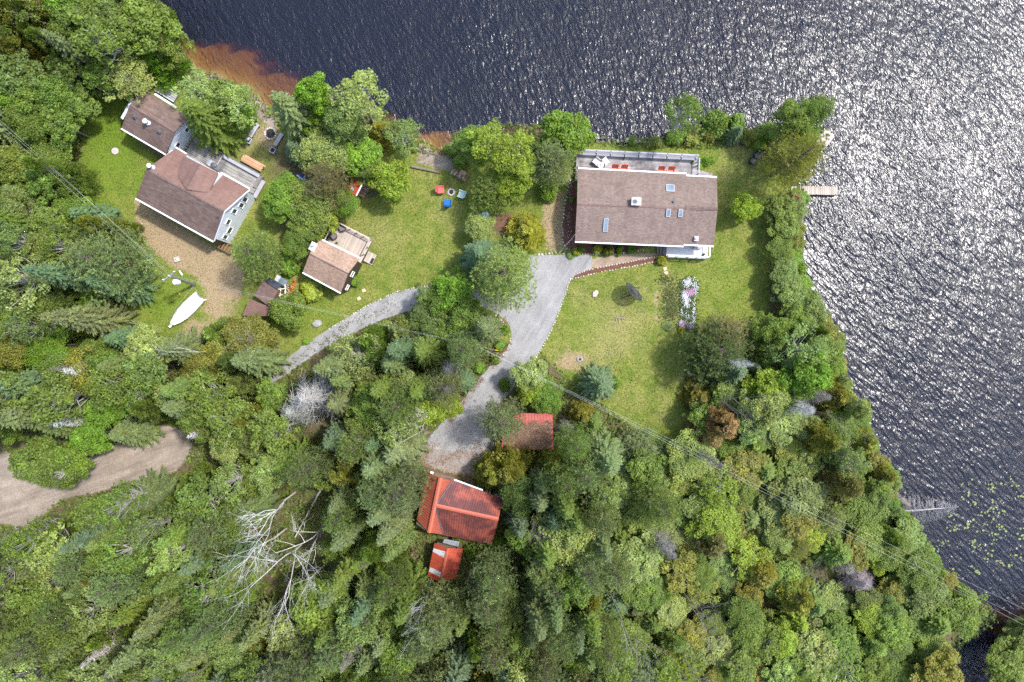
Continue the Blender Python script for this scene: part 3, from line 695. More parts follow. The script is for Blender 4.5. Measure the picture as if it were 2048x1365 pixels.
MB().add([loc(hc, *q) for q in ((241,236,2.3),(246,240,2.35),(268,198,2.35),(263,196,2.3),(241,236,.0),(263,196,.0))], [(0, 1, 2, 3), (0, 3, 5, 4)]).build('lean_to', M['siding'], hc)
pp = MB().box((.3, -cw - .05, .25), (3.4, .9, .3)).build('porch', M['stair'], hc)
for i in range(4): MB().box((-1.2 + i * 1.0, -cw - .42, .9), (.08, .08, 1.2)).build('post', M['stair'], pp)
MB().box((.3, -cw - .42, 1.35), (3.4, .06, .06)).build('rail', M['oldwood'], pp)

# ---------------------------------------------------------------- brown cottage with deck
hd, dl, dw = house_root('brown_cottage', 'small dark-walled cottage with tan shingle roof and side deck', 'cottage', [(606,544),(682,585),(719,518),(639,479.5)], 2.5)
ly = (loc(hd, 619, 508, 3.6).y + loc(hd, 696, 547.6, 3.6).y) / 2
walls(hd, -dl + .2, dl - .05, -dw + .25, dw - .3, 2.3, 3.42, M['brown_wall'], ly)
slope(hd, [(606,544,2.5),(682,585,2.5),(696,547.6,3.6),(619,508,3.6)], M['shingle_c']); slope(hd, [(719,518,2.5),(639,479.5,2.5),(619,508,3.6),(696,547.6,3.6)], M['shingle_c'])
cap(hd, (619,508,3.6), (696,547.6,3.6), M['shingle_d'], .14, .02)
gutter(hd, (639,479,2.47), (719,517.5,2.47), M['white'], 1); gutter(hd, (606,544.5,2.47), (682,585.5,2.47), M['white'], -1)
window(hd, (dl - .05, .2, 1.9), .5, .7, '+x'); window(hd, (dl - .05, -1.2, 1.3), .5, .6, '+x'); window(hd, (0, -dw + .25, 1.4), .9, .8, '-y')
p = loc(hd, 629, 495, 2.9); o = MB().box(p - Vector((0, 0, 1.2)), (.5, .75, 3.2)).build('chimney', M['stone'], hd); MB().box(p + Vector((0, 0, .44)), (.62, .85, .1)).build('chimney_crown', M['rockw'], o); MB().bar(p + Vector((0, .1, .4)), p + Vector((0, .1, .9)), .1, n=8).build('flue_pipe', M['steel'], o)
ZD = .55
cs = [loc(hd, *q, ZD) for q in ((673,443),(745,480),(730,514))]; yo = (cs[0].y + cs[1].y) / 2; xa, xb = cs[0].x, cs[1].x; yi = dw - .25
dk = MB().box(((xa + xb) / 2, (yi + yo) / 2, ZD / 2 - .06), (xb - xa - .1, yo - yi - .1, ZD - .1)).build('deck', M['oldwood'], hd)
R3 = WM[hd.name].to_3x3(); ux, uy = R3 @ Vector((1, 0, 0)), R3 @ Vector((0, 1, 0))
boards(dk, WM[hd.name] @ Vector((xa, yi, ZD)), uy, ux, yo - yi, xb - xa, M['deck_tan'], .14, .01)
for c, d in ((((xa + xb) / 2, yo - .05, ZD + .85), (xb - xa, .12, .05)), ((xb - .05, (yo + yi) / 2 + .35, ZD + .85), (.12, yo - yi - .8, .05)), ((xa + .05, (yo + yi) / 2, ZD + .85), (.12, yo - yi, .05))): MB().box(c, d).build('rail', M['deck_tan'], dk)
for x, y in [(xa + .05 + i * (xb - xa - .1) / 5, yo - .05) for i in range(6)] + [(xb - .05, yo - .9), (xb - .05, yi + .9), (xa + .05, yo - 1.1), (xa + .05, yi + .3)]: MB().box((x, y, ZD + .42), (.08, .08, .84)).build('post', M['deck_tan'], dk)
MB().box(((xa + xb) / 2, yo - .05, ZD + .45), (xb - xa, .04, .05)).build('mid_rail', M['oldwood'], dk)
sp = loc(hd, 738, 513, .3); 
for i in range(3): MB().box((sp.x - .1 + i * .28, sp.y - .1, .42 - i * .15), (.3, 1.1, .05)).build('step', M['deck_tan'], dk)
MB().box((loc(hd, 742, 521, .2).x, loc(hd, 742, 521, .2).y, .2), (.5, .55, .03)).build('door_mat', M['black'], dk)

# ---------------------------------------------------------------- red metal-roofed garage (T plan) and outbuildings
he, el, ew = house_root('red_garage', 'large garage with stained ribbed red metal T-shaped roof', 'garage', [(885,1069),(984,1089),(1006,998),(906,960)], 3.0)
ZG = 4.5
slope(he, [(984,1089,2.7),(871,1068,2.7),(871.5,1011.5,ZG),(997,1039,ZG)], M['red_st'], .06, .22)
slope(he, [(892,955.5,3.1),(1005.7,998,3.1),(997,1039,ZG),(871.5,1011.5,ZG)], M['red_st'], .06, .22)
slope(he, [(904,962,3.25),(886,1069,2.95),(858,1066,ZG),(881,956,ZG)], M['red'], .06, .22)
slope(he, [(834,1039,3.1),(853,947,3.1),(881,956,ZG),(858,1066,ZG)], M['red'], .06, .22)
cap(he, (871.5,1011.5,ZG+.03), (997,1039,ZG+.03), M['ridge'], .36, .02, lift=.06); cap(he, (881,956,ZG+.03), (858,1066,ZG+.03), M['ridge'], .36, .02, lift=.06)
for q in (((871.5,1011.5,ZG-.03),(905,961.5,3.3)), ((871.5,1011.5,ZG-.03),(886,1068.5,2.95))): MB().bar(loc(he, *q[0]) + Vector((0, 0, .08)), loc(he, *q[1]) + Vector((0, 0, .08)), .06, n=4).build('valley_flashing', M['darkvent'], he)
gutter(he, (908,961,3.08), (965,982,3.08), M['white'], 1, w_=.12)
c0, c1, c2, c3 = [loc(he, *q) for q in ((984,1087,2.6),(1003,1000,3.0),(853,950,3.0),(840,1050,3.0))]
walls(he, loc(he, 875, 1012, 3).x, (c0.x + c1.x) / 2 - .25, c0.y + .3, c1.y - .25, 2.55, 4.3, M['tan_wall'], loc(he, 940, 1027, ZG).y)
xw = (loc(he, 846, 1000, 3).x, loc(he, 893, 1010, 3).x); yw = (loc(he, 872, 1064, 3).y, loc(he, 880, 958, 3).y)
xr = (loc(he, 881, 956, ZG).x + loc(he, 858, 1066, ZG).x) / 2
pr = [(xw[0], -.05), (xw[1], -.05), (xw[1], 2.8), (xr, 4.25), (xw[0], 2.8)]
MB().add([(x, yw[0] + .15, z) for x, z in pr] + [(x, yw[1] - .15, z) for x, z in pr], [(0, 1, 2, 3, 4), (9, 8, 7, 6, 5), (0, 5, 6, 1), (1, 6, 7, 2), (2, 7, 8, 3), (3, 8, 9, 4), (4, 9, 5, 0)]).build('wall', M['tan_wall'], he)
yd = c1.y - .22
for x in (0.2, 2.6): 
    d_ = MB().box((x, yd, 1.15), (2.1, .08, 2.2)).build('garage_door', M['white'], he)
    for k in range(4): MB().box((x, yd + .05, .35 + k * .55), (2.0, .03, .48)).build('door_panel', M['white'], d_)
MB().box((loc(he, 863, 948, 3.0).x, loc(he, 863, 948, 3.0).y + .1, 2.9), (.3, .2, .12)).build('gable_light', M['white'], he)

hf, fl, fw = house_root('red_shed', 'small bright red metal shed with two pale translucent roof panels', 'shed', [(855,1153.7),(912,1158),(926.5,1098),(869,1086)], 2.2)
slope(hf, [(855,1153.7,2.1),(869,1086,2.1),(896,1096.5,2.9),(881,1165,2.9)][::1], M['red_b'], .05, .3)
slope(hf, [(926.5,1098,2.1),(912,1158,2.1),(881,1165,2.9),(896,1096.5,2.9)], M['red_b'], .05, .3)
cap(hf, (896,1096.5,2.93), (881,1165,2.93), M['ridge'], .26, .02, lift=.05)
for a in (((867,1097,2.14),(865.5,1104,2.14),(890.5,1117,2.82),(892.8,1104.5,2.82)), ((859.8,1135,2.14),(857.8,1143.5,2.14),(881,1154.5,2.78),(883,1144,2.78))):
    slope(hf, [(p_[0], p_[1], p_[2] + .06) for p_ in a], M['panel'], .03, 0, 'roof_panel')
P = [loc(hf, *q) for q in ((862,1150,2.0),(910,1154,2.0),(921,1102,2.0),(872,1092,2.0))]
MB().add([(p_.x, p_.y, -.05) for p_ in P] + [(p_.x, p_.y, 2.02) for p_ in P], [(0, 1, 5, 4), (1, 2, 6, 5), (2, 3, 7, 6), (3, 0, 4, 7), (4, 5, 6, 7)]).build('wall', M['tan_wall'], hf)
slope(hf, [(885,1086,1.7),(889,1078.5,1.7),(919,1084,1.75),(917,1095,1.75)], M['galv'], .05, .2, 'lean_to_roof')
MB().box(loc(hf, 917, 1090, .85), (.08, .5, 1.7)).build('lean_to_post', M['oldwood'], hf)

hg, gl_, gw = house_root('mossy_red_shed', 'low red shed with roof buried under brown needle litter', 'shed', [(1003,900),(1107,899),(1106,827),(1010,827)], 2.2)
slope(hg, [(1003,901,2.0),(1107,899,2.0),(1106,840,2.75),(1006,842,2.75)], M['pinkred'], .06, .28); slope(hg, [(1105,827,2.45),(1006,827,2.45),(1006,842,2.75),(1106,840,2.75)], M['pinkred'], .06, .28)
P = [loc(hg, *q) for q in ((1010,895,2.0),(1101,893,2.0),(1100,831,2.0),(1012,831,2.0))]
MB().add([(p_.x, p_.y, -.05) for p_ in P] + [(p_.x, p_.y, (1.92, 1.92, 2.36, 2.36)[i]) for i, p_ in enumerate(P)], [(0, 1, 5, 4), (1, 2, 6, 5), (2, 3, 7, 6), (3, 0, 4, 7), (4, 5, 6, 7)]).build('wall', M['pinkred'], hg)
rg = np.random.default_rng(5); n = 9000
sx, sy = rg.random(n), rg.random(n); keep = (sy < .93 + .05 * np.sin(sx * 23)) & (sx < .965 + .02 * np.sin(sy * 31)) & (sx > .04) & (sy > .04); sx, sy = sx[keep], sy[keep]
e0, e1, r1, r0 = [np.array(loc(hg, *q)) for q in ((1003,901,2.0),(1107,899,2.0),(1106,840,2.75),(1006,842,2.75))]
pos = (e0 + (e1 - e0) * sx[:, None]) * (1 - sy)[:, None] + (r0 + (r1 - r0) * sx[:, None]) * sy[:, None] + np.stack([np.zeros(len(sx)), np.zeros(len(sx)), .045 + .05 * rg.random(len(sx))], 1)
NEEDLE = dict(pos=pos, root=hg)

# twin brown sheds and the clutter frame beside them
hh, _a, _b = house_root('brown_shed', 'brown shingled shed with black tarpaper lean-to', 'shed', [(508,593),(538,613),(555,582),(526,562.6)], 2.1)
slope(hh, [(508.5,591,1.9),(538,613.5,1.9),(556,583,2.3),(526,562,2.3)], M['shingle_d'], .1, 0, 'roof')
slope(hh, [(529,562,1.9),(552,579,1.9),(564.5,570.5,1.55),(541,556,1.55)], M['solar'], .08, 0, 'lean_to_roof')
P = [loc(hh, *q) for q in ((511,592,1.9),(537,611,1.9),(554,582,1.9),(527,564,1.9))]
MB().add([(p_.x, p_.y, -.05) for p_ in P] + [(p_.x, p_.y, (1.78, 1.78, 2.1, 2.1)[i]) for i, p_ in enumerate(P)], [(0, 1, 5, 4), (1, 2, 6, 5), (2, 3, 7, 6), (3, 0, 4, 7), (4, 5, 6, 7)]).build('wall', M['stair'], hh)
hi, _a, _b = house_root('low_brown_shed', 'low reddish-brown shed roof half hidden by bushes', 'shed', [(486,626),(536,629),(539,614),(500,599)], 1.9)
slope(hi, [(484,632,1.6),(537,633,1.6),(540,615,2.0),(500,598,2.0)], M['shingle_red'], .1, 0, 'roof')
P = [loc(hi, *q) for q in ((489,629,1.6),(534,630,1.6),(537,616,1.6),(502,601,1.6))]
MB().add([(p_.x, p_.y, -.05) for p_ in P] + [(p_.x, p_.y, (1.5, 1.5, 1.8, 1.8)[i]) for i, p_ in enumerate(P)], [(0, 1, 5, 4), (1, 2, 6, 5), (2, 3, 7, 6), (3, 0, 4, 7), (4, 5, 6, 7)]).build('wall', M['stair'], hi)

# red woodshed
hj, jl, jw = house_root('woodshed', 'open woodshed with bright red metal roof and white fascia', 'woodshed', [(697,386),(711,391),(727,360),(709,355)], 2.0)
slope(hj, [(711,391.5,2.15),(727,360,2.15),(708,354.5,1.8),(694,385,1.8)], M['red_b'], .05, .25, 'roof')
gutter(hj, (711.5,391.5,2.13), (727.5,360,2.13), M['white'], -1, 'fascia', .1)
slope(hj, [(701,380,2.02),(704,373,2.0),(709.5,375.5,2.12),(706.5,382.5,2.14)], M['panel'], .03, 0, 'roof_panel')
for q in ((712,389,1),(725,361,1),(710,357,1),(698,383,1)):
    p = loc(hj, *q); MB().box((p.x, p.y, .9), (.1, .1, 1.85)).build('post', M['oldwood'], hj)
# ================================================================= vegetation
def nrm(v): return v / np.maximum(np.linalg.norm(v, axis=-1, keepdims=True), 1e-9)

def diamonds(c, a, b):
    """leaf-shaped quads: centre, half length vector, half width vector"""
    n = len(c)
    V = np.stack([c - a, c + b - a * 0.1, c + a, c - b - a * 0.1], 1).reshape(-1, 3)
    return V, np.arange(4 * n).reshape(n, 4)

def leaves(c, normal, length, width, rng):
    n = len(c); nn = nrm(normal); r = nrm(rng.normal(size=(n, 3)))
    a = nrm(np.cross(nn, r)); b = np.cross(nn, a)
    L = (np.asarray(length) * 0.5).reshape(-1, 1) if np.ndim(length) else length * 0.5
    Wd = (np.asarray(width) * 0.5).reshape(-1, 1) if np.ndim(width) else width * 0.5
    return diamonds(c, a * L, b * Wd)

class Tubes:
    def __init__(s): s.V = []; s.Q = []; s.n = 0
    def add(s, pts, rad, k=4):
        pts = np.asarray(pts, float); m = len(pts)
        d = nrm(np.gradient(pts, axis=0)); up = np.array([0.31, 0.17, 0.93])
        u = nrm(np.cross(d, up)); v = np.cross(d, u); t = np.arange(k) * 2 * np.pi / k
        ring = pts[:, None, :] + np.asarray(rad)[:, None, None] * (u[:, None, :] * np.cos(t)[None, :, None] + v[:, None, :] * np.sin(t)[None, :, None])
        s.V.append(ring.reshape(-1, 3))
        i = np.arange(m - 1)[:, None] * k + np.arange(k)[None]; j = np.arange(m - 1)[:, None] * k + (np.arange(k)[None] + 1) % k
        s.Q.append((np.stack([i, j, j + k, i + k], -1).reshape(-1, 4)) + s.n); s.n += m * k
    def mesh(s, name, mat): return np_mesh(name, np.concatenate(s.V), np.concatenate(s.Q), mat, None, True)

def curve(a, b, sag, rng, m=5):
    a, b = np.asarray(a, float), np.asarray(b, float); t = np.linspace(0, 1, m)[:, None]
    L = np.linalg.norm(b - a)
    return a + (b - a) * t + np.sin(t * np.pi) * (np.array([0, 0, sag * L]) + rng.normal(0, 0.05 * L, 3))

def P_decid(seed, R=2.6, H=9.0, nc=60, per=230, leaf=0.23, base=0.3, rc=(0.2, 0.34), limb=0.05, spread=1.0, tubes_k=4, dense=True):
    rng = np.random.default_rng(seed)
    zc, hz = H * (base + (1 - base) / 2), H * (1 - base) / 2
    d = nrm(rng.normal(size=(nc, 3))); d[:, 2] = np.where(d[:, 2] < -0.35, -d[:, 2], d[:, 2])
    rr = 0.5 + 0.5 * np.sqrt(rng.random(nc)); outl = rng.random(nc) < 0.25; rr = np.where(outl, rr * 1.0 + 0.22, rr)
    lob = 1 + 0.16 * np.sin(np.arctan2(d[:, 1], d[:, 0]) * 3 + seed) + 0.1 * np.sin(np.arctan2(d[:, 1], d[:, 0]) * 5 + 2 * seed)
    cc = np.stack([d[:, 0] * R * rr * lob * 0.86, d[:, 1] * R * rr * lob * 0.86, zc + d[:, 2] * hz * rr * 0.86], 1)
    tb = Tubes(); tb.add([(0, 0, -0.1), (0.06 * R * rng.normal(), 0.06 * R * rng.normal(), zc), (0, 0, H * 0.9)], [0.16, 0.10, 0.02], 7)
    Vs, Qs, Ts, o = [], [], [], 0
    for i in range(nc):
        cr = R * rng.uniform(*rc) * (0.55 if outl[i] else 1.0)
        tb.add(curve((0, 0, max(H * 0.12, cc[i, 2] - hz * rng.uniform(0.5, 0.9))), cc[i], -0.06, rng), np.linspace(limb, 0.012, 5), tubes_k)
        n = int(per * (cr / (R * 0.27)) ** 2)
        e = nrm(rng.normal(size=(n, 3))); rad = cr * (0.45 + 0.6 * rng.random(n) ** 0.6)
        pos = cc[i] + e * rad[:, None] * np.array([spread, spread, 0.7])
        nr = e * 0.5 + np.array([0, 0, 0.55]) + rng.normal(0, 0.45, (n, 3))
        s = leaf * rng.uniform(0.65, 1.3, n)
        V, Q = leaves(pos, nr, s, s * 0.62, rng)
        Vs.append(V); Qs.append(Q + o); o += len(V); Ts.append(rng.normal(1, 0.13) * rng.uniform(0.7, 1.3, n))
    return (np_mesh('crown', np.concatenate(Vs), np.concatenate(Qs), FOL, np.concatenate(Ts)), tb.mesh('trunk', BARK), R, H)

def P_spruce(seed, R=2.3, H=12.0, whorls=30, nb=8, droop=0.22, step=0.085, full=0.8):
    rng = np.random.default_rng(seed)
    tb = Tubes(); tb.add([(0, 0, -0.1), (0, 0, H * 0.5), (0, 0, H)], [0.17, 0.10, 0.015], 7)
    C, A, B, T = [], [], [], []
    for w_ in range(whorls):
        t = (w_ + rng.uniform(-.3, .3)) / whorls; z0 = H * (0.10 + 0.88 * t)
        for k in range(nb):
            az = 2 * np.pi * (k + rng.uniform(-.35, .35)) / nb + w_ * 1.3
            L = (R * (1 - t) ** full * rng.uniform(0.75, 1.12)) + 0.10
            dv = np.array([np.cos(az), np.sin(az), 0]); sv = np.array([-np.sin(az), np.cos(az), 0])
            m = max(3, int(L / step)); s = (np.arange(m) + rng.random(m)) / m
            p = np.array([0, 0, z0]) + dv * (L * s)[:, None] + np.array([0, 0, 1.0]) * (-droop * L * s + 0.16 * L * s ** 2.5)[:, None]
            if L > 0.5: tb.add([(0, 0, z0), tuple(np.array([0, 0, z0 - droop * L * .5]) + dv * L * .5), tuple(np.array([0, 0, z0 - droop * L + .12 * L]) + dv * L * .95)], [0.025, 0.016, 0.006], 3)
            bt = rng.normal(1, 0.12)
            for side in (-1, 1, 0):
                l = (0.13 + 0.26 * np.minimum(L, 1.6) * (1 - s) ** 0.8) * rng.uniform(0.75, 1.25, m)
                if side == 0: l = np.full(m, 0.24) * rng.uniform(.8, 1.2, m)
                ang = side * rng.uniform(0.6, 1.05, m)
                dd = nrm(dv * np.cos(ang)[:, None] + sv * np.sin(ang)[:, None] + np.array([0, 0, 1.0]) * rng.uniform(-0.45, 0.25, m)[:, None])
                nn = nrm(np.array([0, 0, 1.0]) + rng.normal(0, 0.35, (m, 3))); bb = nrm(np.cross(dd, nn))
                C.append(p + dd * (l * 0.5)[:, None]); A.append(dd * (l * 0.5)[:, None]); B.append(bb * (0.035 + 0.10 * l)[:, None])
                T.append(bt * rng.uniform(0.72, 1.25, m))
    V, Q = diamonds(np.concatenate(C), np.concatenate(A), np.concatenate(B))
    return (np_mesh('crown', V, Q, FOL, np.concatenate(T)), tb.mesh('trunk', BARK), R, H)

def P_pine(seed, R=3.0, H=13.0, whorls=13, nb=6, blades=8):
    rng = np.random.default_rng(seed)
    tb = Tubes(); tb.add([(0, 0, -0.1), (0.1, 0, H * 0.5), (0, 0, H)], [0.22, 0.13, 0.02], 7)
    C, TT = [], []
    for w_ in range(whorls):
        t = (w_ + rng.uniform(-.2, .2)) / whorls; z0 = H * (0.26 + 0.70 * t)
        for k in range(nb):
            az = 2 * np.pi * (k + rng.uniform(-.4, .4)) / nb + w_ * 0.9
            L = R * min(1, 0.25 + 1.15 * (1 - t) ** 0.8) * rng.uniform(0.6, 1.08)
            dv = np.array([np.cos(az), np.sin(az), 0]); sv = np.array([-np.sin(az), np.cos(az), 0]); up = 0.10 + 0.35 * t
            pts = np.array([[0, 0, z0] + dv * L * s + np.array([0, 0, 1]) * (up * L * s * s) for s in (0, .35, .7, 1)])
            tb.add(pts, [0.045, 0.03, 0.018, 0.008], 3)
            bt = rng.normal(1, 0.13); nt = max(6, int(L * 13))
            s = rng.uniform(0.22, 1.0, nt); off = rng.normal(0, 1, nt) * (0.16 + 0.30 * L * (1 - np.abs(s - 0.6))) * 0.6
            c = np.array([0, 0, z0]) + dv * (L * s)[:, None] + sv * off[:, None] + np.array([0, 0, 1.0]) * (up * L * s * s + rng.normal(0.04, 0.10, nt))[:, None]
            C.append(c); TT.append(bt * rng.uniform(0.8, 1.2, nt))
    C = np.concatenate(C); TT = np.concatenate(TT); n = len(C)
    cr = np.repeat(C, blades, 0); rad = nrm(C - np.array([0, 0, 1.0]) * (C[:, 2:3] - 0.6)); 
    dd = nrm(np.repeat(nrm(rad), blades, 0) * 0.75 + rng.normal(0, 0.62, (n * blades, 3)) + np.array([0, 0, 0.28]))
    l = rng.uniform(0.16, 0.30, n * blades); bb = nrm(np.cross(dd, rng.normal(size=(n * blades, 3))))
    V, Q = diamonds(cr + dd * (l * 0.5)[:, None], dd * (l * 0.5)[:, None], bb * 0.026)
    return (np_mesh('crown', V, Q, FOL, np.repeat(TT, blades) * rng.uniform(.75, 1.25, n * blades)), tb.mesh('trunk', BARK), R, H)

def P_cedar(seed, R=1.9, H=9.0, n=15000, power=0.62):
    rng = np.random.default_rng(seed)
    tb = Tubes(); tb.add([(0, 0, -0.1), (0, 0, H * 0.5), (0, 0, H * 0.97)], [0.16, 0.10, 0.02], 6)
    nl = 110; la, lz, lt = rng.random(nl) * 2 * np.pi, 0.06 + 0.93 * rng.random(nl) ** 1.1, rng.normal(1, 0.14, nl)
    k = rng.integers(0, nl, n); z = lz[k]
    lr = rng.uniform(.62, 1.12, nl); env = R * (np.minimum(1, (1 - z) / 0.85)) ** power * lr[k] + 0.06
    e = nrm(rng.normal(size=(n, 3))); rc = R * 0.25 * (0.5 + 0.6 * (1 - z)) * rng.uniform(.7, 1.35, nl)[k]
    rad = rc * (0.5 + 0.55 * rng.random(n) ** 0.5)
    c = np.stack([np.cos(la[k]) * env * 0.8, np.sin(la[k]) * env * 0.8, z * H], 1) + e * rad[:, None] * np.array([1, 1, 1.25])
    for i in range(0, nl, 3): tb.add([(0, 0, max(.2, lz[i] * H - .3)), (np.cos(la[i]) * R * .5 * (1 - lz[i]), np.sin(la[i]) * R * .5 * (1 - lz[i]), lz[i] * H)], [0.03, 0.01], 3)
    out = nrm(np.stack([np.cos(la[k]), np.sin(la[k]), np.full(n, 0.9)], 1) + e * 0.7 + rng.normal(0, 0.35, (n, 3)))
    s = rng.uniform(0.12, 0.26, n); bb = nrm(np.cross(out, rng.normal(size=(n, 3))))
    V, Q = diamonds(c, out * (s * .5)[:, None], bb * (s * .24)[:, None])
    return (np_mesh('crown', V, Q, FOL, lt[k] * rng.uniform(0.72, 1.28, n)), tb.mesh('trunk', BARK), R, H)

def P_shrub(seed, R=1.0, H=1.5, n=3600, leaf=0.17):
    rng = np.random.default_rng(seed); nl = 26
    d = nrm(rng.normal(size=(nl, 3))); d[:, 2] = np.abs(d[:, 2]); k = rng.integers(0, nl, n); lt = rng.normal(1, .14, nl)
    lc = d * np.array([R * .66, R * .66, H * .62]) * (0.6 + 0.4 * rng.random((nl, 1))) + np.array([0, 0, H * .14])
    e = nrm(rng.normal(size=(n, 3))); c = lc[k] + e * (R * .36 * (0.5 + .5 * rng.random(n) ** .5))[:, None]; c[:, 2] = np.maximum(c[:, 2], 0.03)
    s = leaf * rng.uniform(.65, 1.3, n)
    V, Q = leaves(c, e * .5 + np.array([0, 0, .6]) + rng.normal(0, .45, (n, 3)), s, s * .62, rng)
    tb = Tubes()
    for i in range(nl): tb.add([(0, 0, 0), tuple(lc[i])], [0.02, 0.008], 3)
    return (np_mesh('foliage', V, Q, FOL, lt[k] * rng.uniform(.7, 1.3, n)), tb.mesh('stem', BARK), R, H)

def P_deadspruce(seed, R=1.8, H=10.0, whorls=26, nb=7, twigs=9):
    rng = np.random.default_rng(seed)
    tr = Tubes(); tr.add([(0, 0, -0.1), (0, 0, H * 0.5), (0.05, 0, H)], [0.16, 0.10, 0.02], 6); tb = Tubes()
    for w_ in range(whorls):
        t = w_ / whorls; z0 = H * (0.15 + 0.83 * t)
        for k in range(nb):
            az = rng.random() * 6.283; L = R * (1 - t) ** 0.7 * rng.uniform(0.5, 1.15) + .12
            dv = np.array([np.cos(az), np.sin(az), 0]); sv = np.array([-np.sin(az), np.cos(az), 0])
            p = [np.array([0, 0, z0]) + dv * L * s + np.array([0, 0, (-0.1 * s + 0.25 * s * s + rng.normal(0, .03)) * L]) for s in (0, .4, .75, 1)]
            tb.add(p, [0.026, 0.02, 0.013, 0.006], 3)
            for q in range(twigs):
                s = rng.uniform(.2, 1); b = np.array([0, 0, z0]) + dv * L * s + np.array([0, 0, (-0.1 * s + .25 * s * s) * L])
                e = b + (dv * rng.uniform(.2, .9) + sv * rng.normal(0, .8) + np.array([0, 0, rng.normal(0, .35)])) * 0.42 * L ** .5
                tb.add([b, e], [0.013, 0.005], 3)
    return (tb.mesh('branches', BARK), tr.mesh('trunk', BARK), R, H)

def P_bare(seed, R=2.4, H=11.0, depth=4, nmain=2):
    rng = np.random.default_rng(seed); tr = Tubes(); tb = Tubes()
    def grow(p, d, L, r, lev, T):
        p = np.array(p, float); pts = [p]; rad = [r]; m = 5
        for i in range(m):
            d = nrm(d + rng.normal(0, 0.13, 3) + np.array([0, 0, 0.04])); p = p + d * L / m; pts.append(p); rad.append(r * (1 - 0.62 * (i + 1) / m))
        T.add(pts, rad, 5 if r > .04 else 3)
        if lev <= 0: return
        for i in range(rng.integers(3, 6)):
            j = rng.integers(2, m + 1); q = pts[j]
            nd = nrm(d + nrm(rng.normal(size=3)) * rng.uniform(0.55, 0.95)); grow(q, nd, L * rng.uniform(.36, .62), rad[j] * .75, lev - 1, tb)
    tr.add([(0, 0, -.1), (0.05, .05, H * .32)], [.13, .10], 7)
    for k in range(nmain):
        a = rng.random() * 6.283; grow((0.05, .05, H * .30), nrm(np.array([np.cos(a) * .2, np.sin(a) * .2, 1.0])), H * .68, .085, depth - 1, tr)
    return (tb.mesh('branches', BARK), tr.mesh('trunk', BARK), R, H)

PROTO = dict(
    D=[P_decid(1, leaf=.2, per=280), P_decid(2, nc=48, leaf=.27, per=180), P_decid(3, R=2.2, nc=52), P_decid(4, R=3.0, nc=80, rc=(.13, .3)), P_decid(5, R=2.8, nc=40, rc=(.16, .42), leaf=.18, per=300)],
    A=[P_decid(21, R=2.6, H=12, nc=40, per=150, base=.32, rc=(.16, .30), limb=.085), P_decid(22, R=2.4, H=12, nc=46, per=140, base=.3, rc=(.15, .28), limb=.085), P_decid(23, R=2.8, H=11, nc=54, per=130, base=.28, rc=(.14, .26), limb=.08)],
    M=[P_decid(31, R=2.2, H=5.0, nc=95, per=190, base=.12, rc=(.2, .28), leaf=.21), P_decid(32, R=2.4, H=6, nc=95, per=190, base=.15, rc=(.2, .28), leaf=.23)],
    S=[P_spruce(41), P_spruce(42, R=2.6, H=13, nb=9), P_spruce(43, R=2.1, H=10, whorls=26)],
    P=[P_pine(51), P_pine(52, R=2.8, whorls=12, nb=7), P_pine(53, R=2.6, H=12, whorls=15)],
    C=[P_cedar(61), P_cedar(62, R=2.1, H=8), P_cedar(63, R=1.8, H=10, power=.75)],
    H=[P_shrub(71), P_shrub(72, R=1.1, H=1.3), P_shrub(73, R=.95, H=1.7), P_shrub(74, R=1.0, H=1.2, n=4200, leaf=.13)],
    X=[P_deadspruce(81), P_deadspruce(82, R=2.2, H=9, whorls=22)],
    B=[P_bare(91, nmain=1), P_bare(92, nmain=3), P_bare(93, nmain=2)],
)
KINDN = dict(D=('broadleaf_tree', 'broadleaf tree', 'tree'), A=('poplar_tree', 'open-crowned poplar', 'tree'), M=('round_maple', 'round leafy maple', 'tree'), S=('spruce_tree', 'spruce', 'tree'),
             P=('pine_tree', 'pine', 'tree'), C=('cedar_tree', 'cedar', 'tree'), H=('shrub', 'shrub', 'shrub'), X=('dead_spruce', 'dead leafless spruce', 'dead tree'), B=('bare_birch', 'bare white birch', 'dead tree'))
CF = dict(D=.66, A=.66, M=.55, S=.45, P=.62, C=.5, H=.5, X=.55, B=.65)
PAL = dict(   # leaf reflectance
    mid=((0.161, 0.228, 0.043), 'mid-green'), lime=((0.239, 0.320, 0.038), 'lime-green'), bright=((0.161, 0.267, 0.032), 'bright green'), dark=((0.096, 0.144, 0.035), 'dark green'),
    pale=((0.263, 0.326, 0.104), 'pale green'), grey=((0.193, 0.242, 0.100), 'grey-green'), blue=((0.148, 0.224, 0.117), 'blue-green'), olive=((0.212, 0.219, 0.042), 'olive-green'),
    gold=((0.270, 0.265, 0.040), 'yellow-green'), sage=((0.180, 0.242, 0.071), 'sage-green'), brown=((0.340, 0.240, 0.115), 'browning'), yellow=((0.360, 0.370, 0.045), 'golden'), dull=((0.211, 0.196, 0.078), 'dull olive-brown'))
TREES = []
LAND = [('main brown-roofed house', 1290, 415), ('red-roofed garage', 925, 1020), ('small red shed', 890, 1125), ('needle-covered red shed', 1060, 865), ('large grey-sided house', 390, 385), ('small grey cabin', 305, 245),
        ('brown cottage', 668, 530), ('white-wrapped boat', 375, 622), ('satellite dish', 1262, 588), ('sandy track', 180, 950), ('wooden dock', 1640, 382), ('transformer pole', 345, 556), ('lily pads', 1930, 1060),
        ('twin brown sheds', 525, 600), ('red woodshed', 715, 370), ('flower bed', 1376, 610), ('gravel pad', 925, 920), ('gravel lane', 680, 660)]

